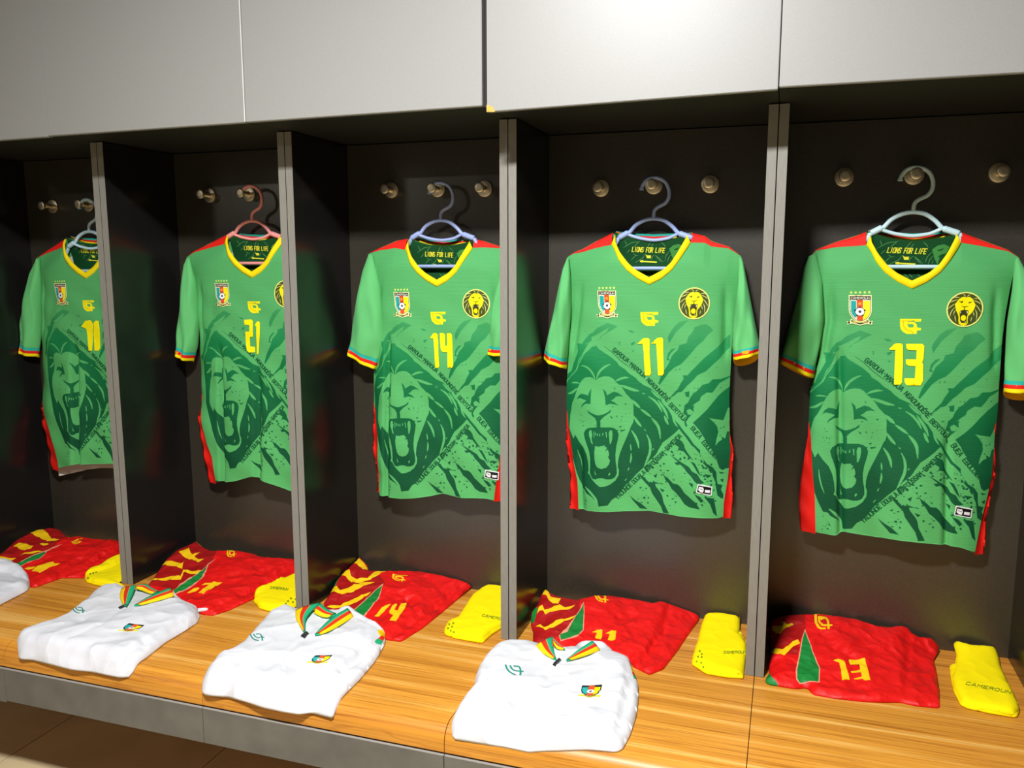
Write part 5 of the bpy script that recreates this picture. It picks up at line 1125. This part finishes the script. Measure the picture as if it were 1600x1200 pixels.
# ------------------------------------------------------------------ white jackets
JM = [M['white'], M['black'], M['c_teal'], M['c_red'], M['c_yel'], M['j_logo'], M['j_yel'], M['j_red'], M['j_grn']]
RM = [M['j_grn'], M['j_tan'], M['j_red'], M['j_yel']]
BANDS = [(0, 0), (.34, 1), (.385, 2), (.68, 3)]
JACK = {
 4: dict(lab='folded white track jacket, rightmost and nearest, striped collar', bay=4, T=.030,
    out=A5_((470, 408), (400, 399), (330, 396), (262, 420), (212, 468), (180, 520), (166, 560), (164, 602), (120, 652), (80, 712), (46, 782), (56, 800), (180, 820), (300, 840), (440, 866), (600, 888), (740, 905), (872, 920), (906, 906), (942, 840), (972, 750), (983, 680), (986, 600), (975, 560), (958, 520), (946, 482), (900, 461), (850, 446), (800, 428), (700, 425), (600, 440)),
    regs=[(p, 5, 'maker_mark') for p in logo_line(A5_((318, 508), (398, 512), (418, 562), (330, 556)))] + [(p, i, 'crest') for p, i in crest_on(A5_((703, 612), (803, 608), (788, 668), (690, 664)))] + [(A5_((944, 512), (962, 516), (972, 545), (952, 540)), 6, None), (A5_((952, 540), (972, 545), (977, 562), (956, 556)), 7, None), (A5_((956, 556), (977, 562), (980, 582), (960, 574)), 8, None)],
    cr=[(A5_((570, 520), (500, 640), (430, 745), (425, 860)), .003, .008), (A5_((935, 500), (925, 620), (890, 780), (875, 915)), .010, .008), (A5_((250, 440), (240, 560), (290, 660), (380, 700)), .004, .010), (A5_((330, 420), (420, 470), (540, 510)), .003, .012), (A5_((420, 760), (600, 740), (760, 700), (840, 740)), .003, .014)],
    st=(A5_((876, 920)), A5_((945, 500)), .010, .010),
    lin=E4((375, 130, .045), (398, 300, .040), (440, 440, .033)), lout=E4((150, 250, .027), (250, 350, .031), (390, 430, .031)), rin=E4((935, 185, .045), (730, 320, .040), (575, 450, .033)), rout=E4((1045, 310, .029), (860, 380, .031), (640, 448, .031)), bin=E4((380, 130, .045), (470, 220, .040), (560, 305, .034)), bout=E4((400, 230, .036), (450, 290, .033), (540, 306, .032)),
    zip=E4((480, 440), (510, 462), (425, 558), (385, 525))),
 3: dict(lab='folded white track jacket in the middle, below the jersey 14', bay=3, T=.028,
    out=A7((520, 425), (488, 408), (450, 412), (382, 441), (332, 500), (282, 560), (242, 600), (190, 632), (122, 656), (80, 712), (44, 757), (52, 784), (92, 799), (180, 829), (270, 864), (360, 894), (450, 913), (530, 925), (600, 918), (700, 893), (762, 832), (842, 752), (910, 672), (942, 622), (968, 572), (964, 540), (930, 516), (880, 496), (840, 472), (800, 445), (700, 440), (610, 440)),
    regs=[(p, 5, 'maker_mark') for p in logo_line(A7((290, 545), (348, 542), (372, 578), (300, 582)))] + [(p, i, 'crest') for p, i in crest_on(A7((615, 655), (702, 652), (672, 690), (582, 690)))] + [(E3((1335, 470), (1400, 475), (1455, 540), (1440, 600), (1370, 570), (1345, 540)), 6, None), (E3((1370, 570), (1440, 600), (1410, 640), (1340, 600)), 7, None), (E3((1340, 600), (1410, 640), (1380, 690), (1290, 640)), 8, None)],
    cr=[(A7((560, 560), (470, 640), (370, 720)), .003, .010), (A7((535, 900), (640, 790), (760, 700), (880, 620), (945, 560)), .009, .009), (A7((700, 890), (760, 760), (860, 660)), .003, .010), (A7((330, 560), (300, 640), (200, 700)), .003, .012), (A7((860, 500), (870, 560), (830, 640)), .003, .010), (A7((560, 740), (680, 720), (780, 690)), .003, .012)],
    st=(A7((536, 925)), A7((950, 560)), .008, .012),
    lin=E3((530, 100, .043), (350, 290, .038), (325, 500, .031)), lout=E3((190, 200, .025), (200, 320, .029), (300, 490, .029)), rin=E3((915, 175, .043), (680, 320, .038), (460, 540, .031)), rout=E3((1000, 290, .027), (760, 440, .029), (540, 542, .029)), bin=E3((535, 105, .043), (650, 200, .040), (760, 250, .036)), bout=E3((450, 240, .032), (560, 290, .031), (660, 300, .031)),
    zip=E3((350, 515), (385, 540), (320, 610), (265, 575))),
 2: dict(lab='folded white track jacket, second from the left, with a white drawstring tip beside it', bay=2, T=.028,
    out=A8((632, 388), (580, 387), (530, 392), (472, 431), (440, 470), (390, 502), (340, 541), (272, 571), (180, 602), (102, 627), (87, 652), (91, 692), (106, 745), (170, 750), (250, 770), (370, 800), (480, 812), (620, 818), (682, 788), (760, 742), (860, 662), (960, 602), (1030, 557), (1041, 522), (1020, 491), (950, 461), (905, 435), (800, 425), (700, 415)),
    regs=[(p, 5, 'maker_mark') for p in logo_line(A8((375, 495), (432, 494), (450, 526), (385, 529)))] + [(p, i, 'crest') for p, i in crest_on(A8((672, 580), (752, 590), (712, 620), (618, 618)))],
    cr=[(A8((640, 500), (520, 580), (330, 680)), .003, .010), (A8((560, 812), (640, 740), (760, 660), (900, 610), (1020, 545)), .006, .010), (A8((300, 720), (480, 680), (620, 660)), .003, .012), (A8((470, 450), (430, 560), (330, 620)), .003, .012), (A8((740, 640), (750, 700), (690, 780)), .003, .010)],
    st=(A8((600, 818)), A8((1030, 540)), .006, .014),
    lin=E2((460, 125, .043), (410, 260, .038), (340, 410, .031)), lout=E2((260, 170, .025), (240, 280, .028), (290, 395, .029)), rin=E2((935, 160, .043), (690, 260, .038), (440, 400, .031)), rout=E2((1000, 270, .027), (740, 345, .029), (520, 398, .029)), bin=E2((470, 125, .042), (600, 110, .043), (700, 170, .040), (800, 215, .038)), bout=E2((470, 170, .034), (540, 190, .032), (640, 230, .031), (700, 240, .031)),
    zip=E2((320, 400), (328, 425), (240, 460), (215, 438))),
 1: dict(lab='folded white track jacket cut off by the left edge of the photo', bay=1, T=.028,
    out=A8((-330, 330), (-200, 300), (-60, 302), (0, 300), (62, 297), (112, 312), (146, 337), (156, 372), (140, 393), (80, 425), (0, 466), (-100, 525), (-250, 560), (-400, 540), (-520, 480), (-440, 400)),
    regs=[], cr=[(A8((130, 380), (0, 420), (-200, 520)), .005, .010), (A8((100, 320), (60, 380), (-60, 420)), .003, .012)], st=None, lin=None),
}
for k, d in JACK.items():
    c = Cloth(d["out"], d["T"], None, 20+k, (.0050, 9.), .0075, .010, 1); c.under = SHORTS[k]["cloth"]
    for pts, dep, w in d['cr']: c.crease(pts, dep, w)
    if d['st']: c.step(d['st'][0][0], d['st'][1][0], d['st'][2], d['st'][3])
    mid = c.P.mean(0); T = thing('track_jacket', d['lab'], 'jacket', (float(mid[0]), float(mid[1]), ZB), 'white jackets folded on the bench')
    c.build('jacket_body', JM, d['regs'], T)
    if d.get('lin'):
        c.ribbon('collar', d['bin'], d['bout'], BANDS, RM, T); c.ribbon('collar', d['lin'], d['lout'], BANDS, RM, T); c.ribbon('collar', d['rin'], d['rout'], BANDS, RM, T)
        zp = [np.array(c.to_xy(*p)) for p in d['zip']]; zz = float(c.top([np.mean(zp, axis=0)])[0])
        v = [(*p, zz+.001) for p in zp]+[(*(np.mean(zp, axis=0)+(p-np.mean(zp, axis=0))*.8), zz+.005) for p in zp]
        mesh_obj('zip_puller', v, [[3, 2, 1, 0], [4, 5, 6, 7]]+[[i, (i+1) % 4, 4+(i+1) % 4, 4+i] for i in range(4)], M['zip'], T, False)
    if k == 2:
        a, b = np.array(on_z(*A8((1030, 512))[0], ZB+.012)), np.array(on_z(*A8((1083, 510))[0], ZB+.010))
        MB().tube([(*(a+(b-a)*t), ZB+.012) for t in np.linspace(0, 1, 6)], [.006, .006, .0058, .0056, .0052, .003], 10).build('drawstring_tip', M['white'], T, True)

# ------------------------------------------------------------------ yellow socks, folded in pairs
def sock_text(p, q, hpx): return [quad for st_ in text_strokes('CAMEROUN', (p[0], -p[1]), (q[0], -q[1]), hpx, .3) for quad in thick(st_, hpx*.24)]
SOCKS = {
 5: dict(lab='folded yellow socks, rightmost pair, lying along the right edge', bay=5, out=A6((1208, 370, .028), (1225, 362, .03), (1300, 384, .03), (1380, 389, .028), (1440, 395, .024), (1456, 430, .016), (1470, 500, .008), (1500, 560, .004), (1522, 620, .003), (1555, 690, .003), (1574, 742, .003), (1545, 777, .003), (1400, 750, .003), (1300, 730, .003), (1262, 716, .003), (1240, 680, .003), (1210, 620, .003), (1200, 570, .003), (1215, 500, .006), (1225, 430, .018)),
    low=A6((1187, 492), (1215, 486), (1300, 500), (1460, 520), (1545, 650), (1577, 742), (1560, 778), (1400, 752), (1250, 712), (1212, 640), (1195, 570)), txt=(A6((1272, 602))[0], A6((1528, 656))[0], 4.2), dots=[]),
 4: dict(lab='folded yellow socks standing beside the divider next to the shorts numbered 11', bay=4, out=A5_((1320, 252, .022), (1400, 247, .022), (1492, 250, .02), (1491, 320, .012), (1486, 350, .010), (1505, 372, .006), (1524, 410, .004), (1520, 480, .003), (1514, 566, .003), (1430, 561, .003), (1320, 541, .003), (1290, 516, .003), (1254, 500, .003), (1256, 470, .003), (1281, 380, .006), (1300, 300, .014)),
    low=A5_((1310, 300), (1480, 300), (1527, 412), (1523, 480), (1518, 569), (1430, 564), (1320, 545), (1285, 520), (1250, 500), (1256, 460)), txt=(A5_((1408, 452))[0], A5_((1522, 450))[0], 3.6), dots=A5_((1290, 440), (1282, 468), (1300, 470), (1275, 492), (1298, 498), (1308, 520), (1300, 455))),
 3: dict(lab='folded yellow socks leaning at the divider next to the shorts numbered 14', bay=3, out=A5_((12, 330), (30, 290), (80, 270), (112, 220, .006), (150, 160, .012), (200, 122, .018), (260, 98, .02), (302, 98, .02), (330, 115, .02), (345, 200, .012), (340, 260, .006), (302, 312), (250, 342), (195, 392), (130, 376), (50, 362), (15, 350)),
    low=A5_((40, 330), (100, 270), (200, 180), (330, 160), (350, 230), (330, 290), (302, 318), (250, 350), (205, 392), (130, 380), (50, 365)), txt=(A5_((200, 266))[0], A5_((330, 292))[0], 3.6), dots=A5_((38, 305), (52, 318), (32, 325), (45, 338), (58, 300), (60, 345))),
 2: dict(lab='folded yellow socks half hidden behind the divider, beside the shorts 21', bay=2, out=A8((1320, 460), (1335, 412), (1400, 390, .004), (1450, 360, .008), (1500, 336, .012), (1540, 316, .014), (1600, 300, .014), (1625, 380, .008), (1600, 450, .003), (1545, 505), (1470, 507), (1400, 506), (1350, 491)),
    low=A8((1330, 470), (1400, 420), (1500, 380), (1600, 360), (1630, 400), (1600, 470), (1548, 510), (1470, 510), (1400, 509), (1350, 495)), txt=(A8((1405, 398))[0], A8((1500, 408))[0], 3.2), dots=A8((1500, 465), (1515, 450), (1488, 478), (1525, 470), (1540, 455))),
 1: dict(lab='folded yellow socks half hidden behind the leftmost divider', bay=1, out=A8((440, 340), (452, 320), (520, 296), (570, 271, .004), (625, 250, .010), (680, 240, .012), (725, 290, .008), (700, 350, .003), (640, 382), (560, 381), (480, 367), (450, 361)),
    low=A8((450, 345), (540, 310), (640, 290), (730, 300), (705, 360), (640, 386), (560, 384), (480, 370)), txt=None, dots=A8((470, 322), (485, 318), (500, 312), (458, 345))),
}
for k, d in SOCKS.items():
    lo = Cloth(d['low'], .009, d['bay'], 40+k, (.0012, 20.), .009, .006, 1)
    c = Cloth(d['out'], .010, d['bay'], 50+k, (.0022, 16.), .007, .006, 1); c.under = lo.under = SHORTS[k]['cloth'] if k < 3 else None; c.Q[:, 2] = np.where(inside(lo.P, c.P), np.maximum(c.Q[:, 2], .0085), c.Q[:, 2])
    mid = c.P.mean(0); T = thing('sock_pair', d['lab'], 'socks', (float(mid[0]), float(mid[1]), ZB), 'yellow sock pairs folded on the bench')
    lo.build('sock', [M['sock']], [], T)
    regs = []
    if d['txt']: regs += [([(x, -y) for x, y in q], 1, 'lettering') for q in sock_text(*d['txt'])]
    regs += [([(x-1.4, y-1.2), (x+1.4, y-1.4), (x+1.6, y+1.2), (x-1.2, y+1.4)], 1, 'grip_dots') for x, y in d['dots']]
    c.build('sock', [M['sock'], M['sock_txt']], regs, T)
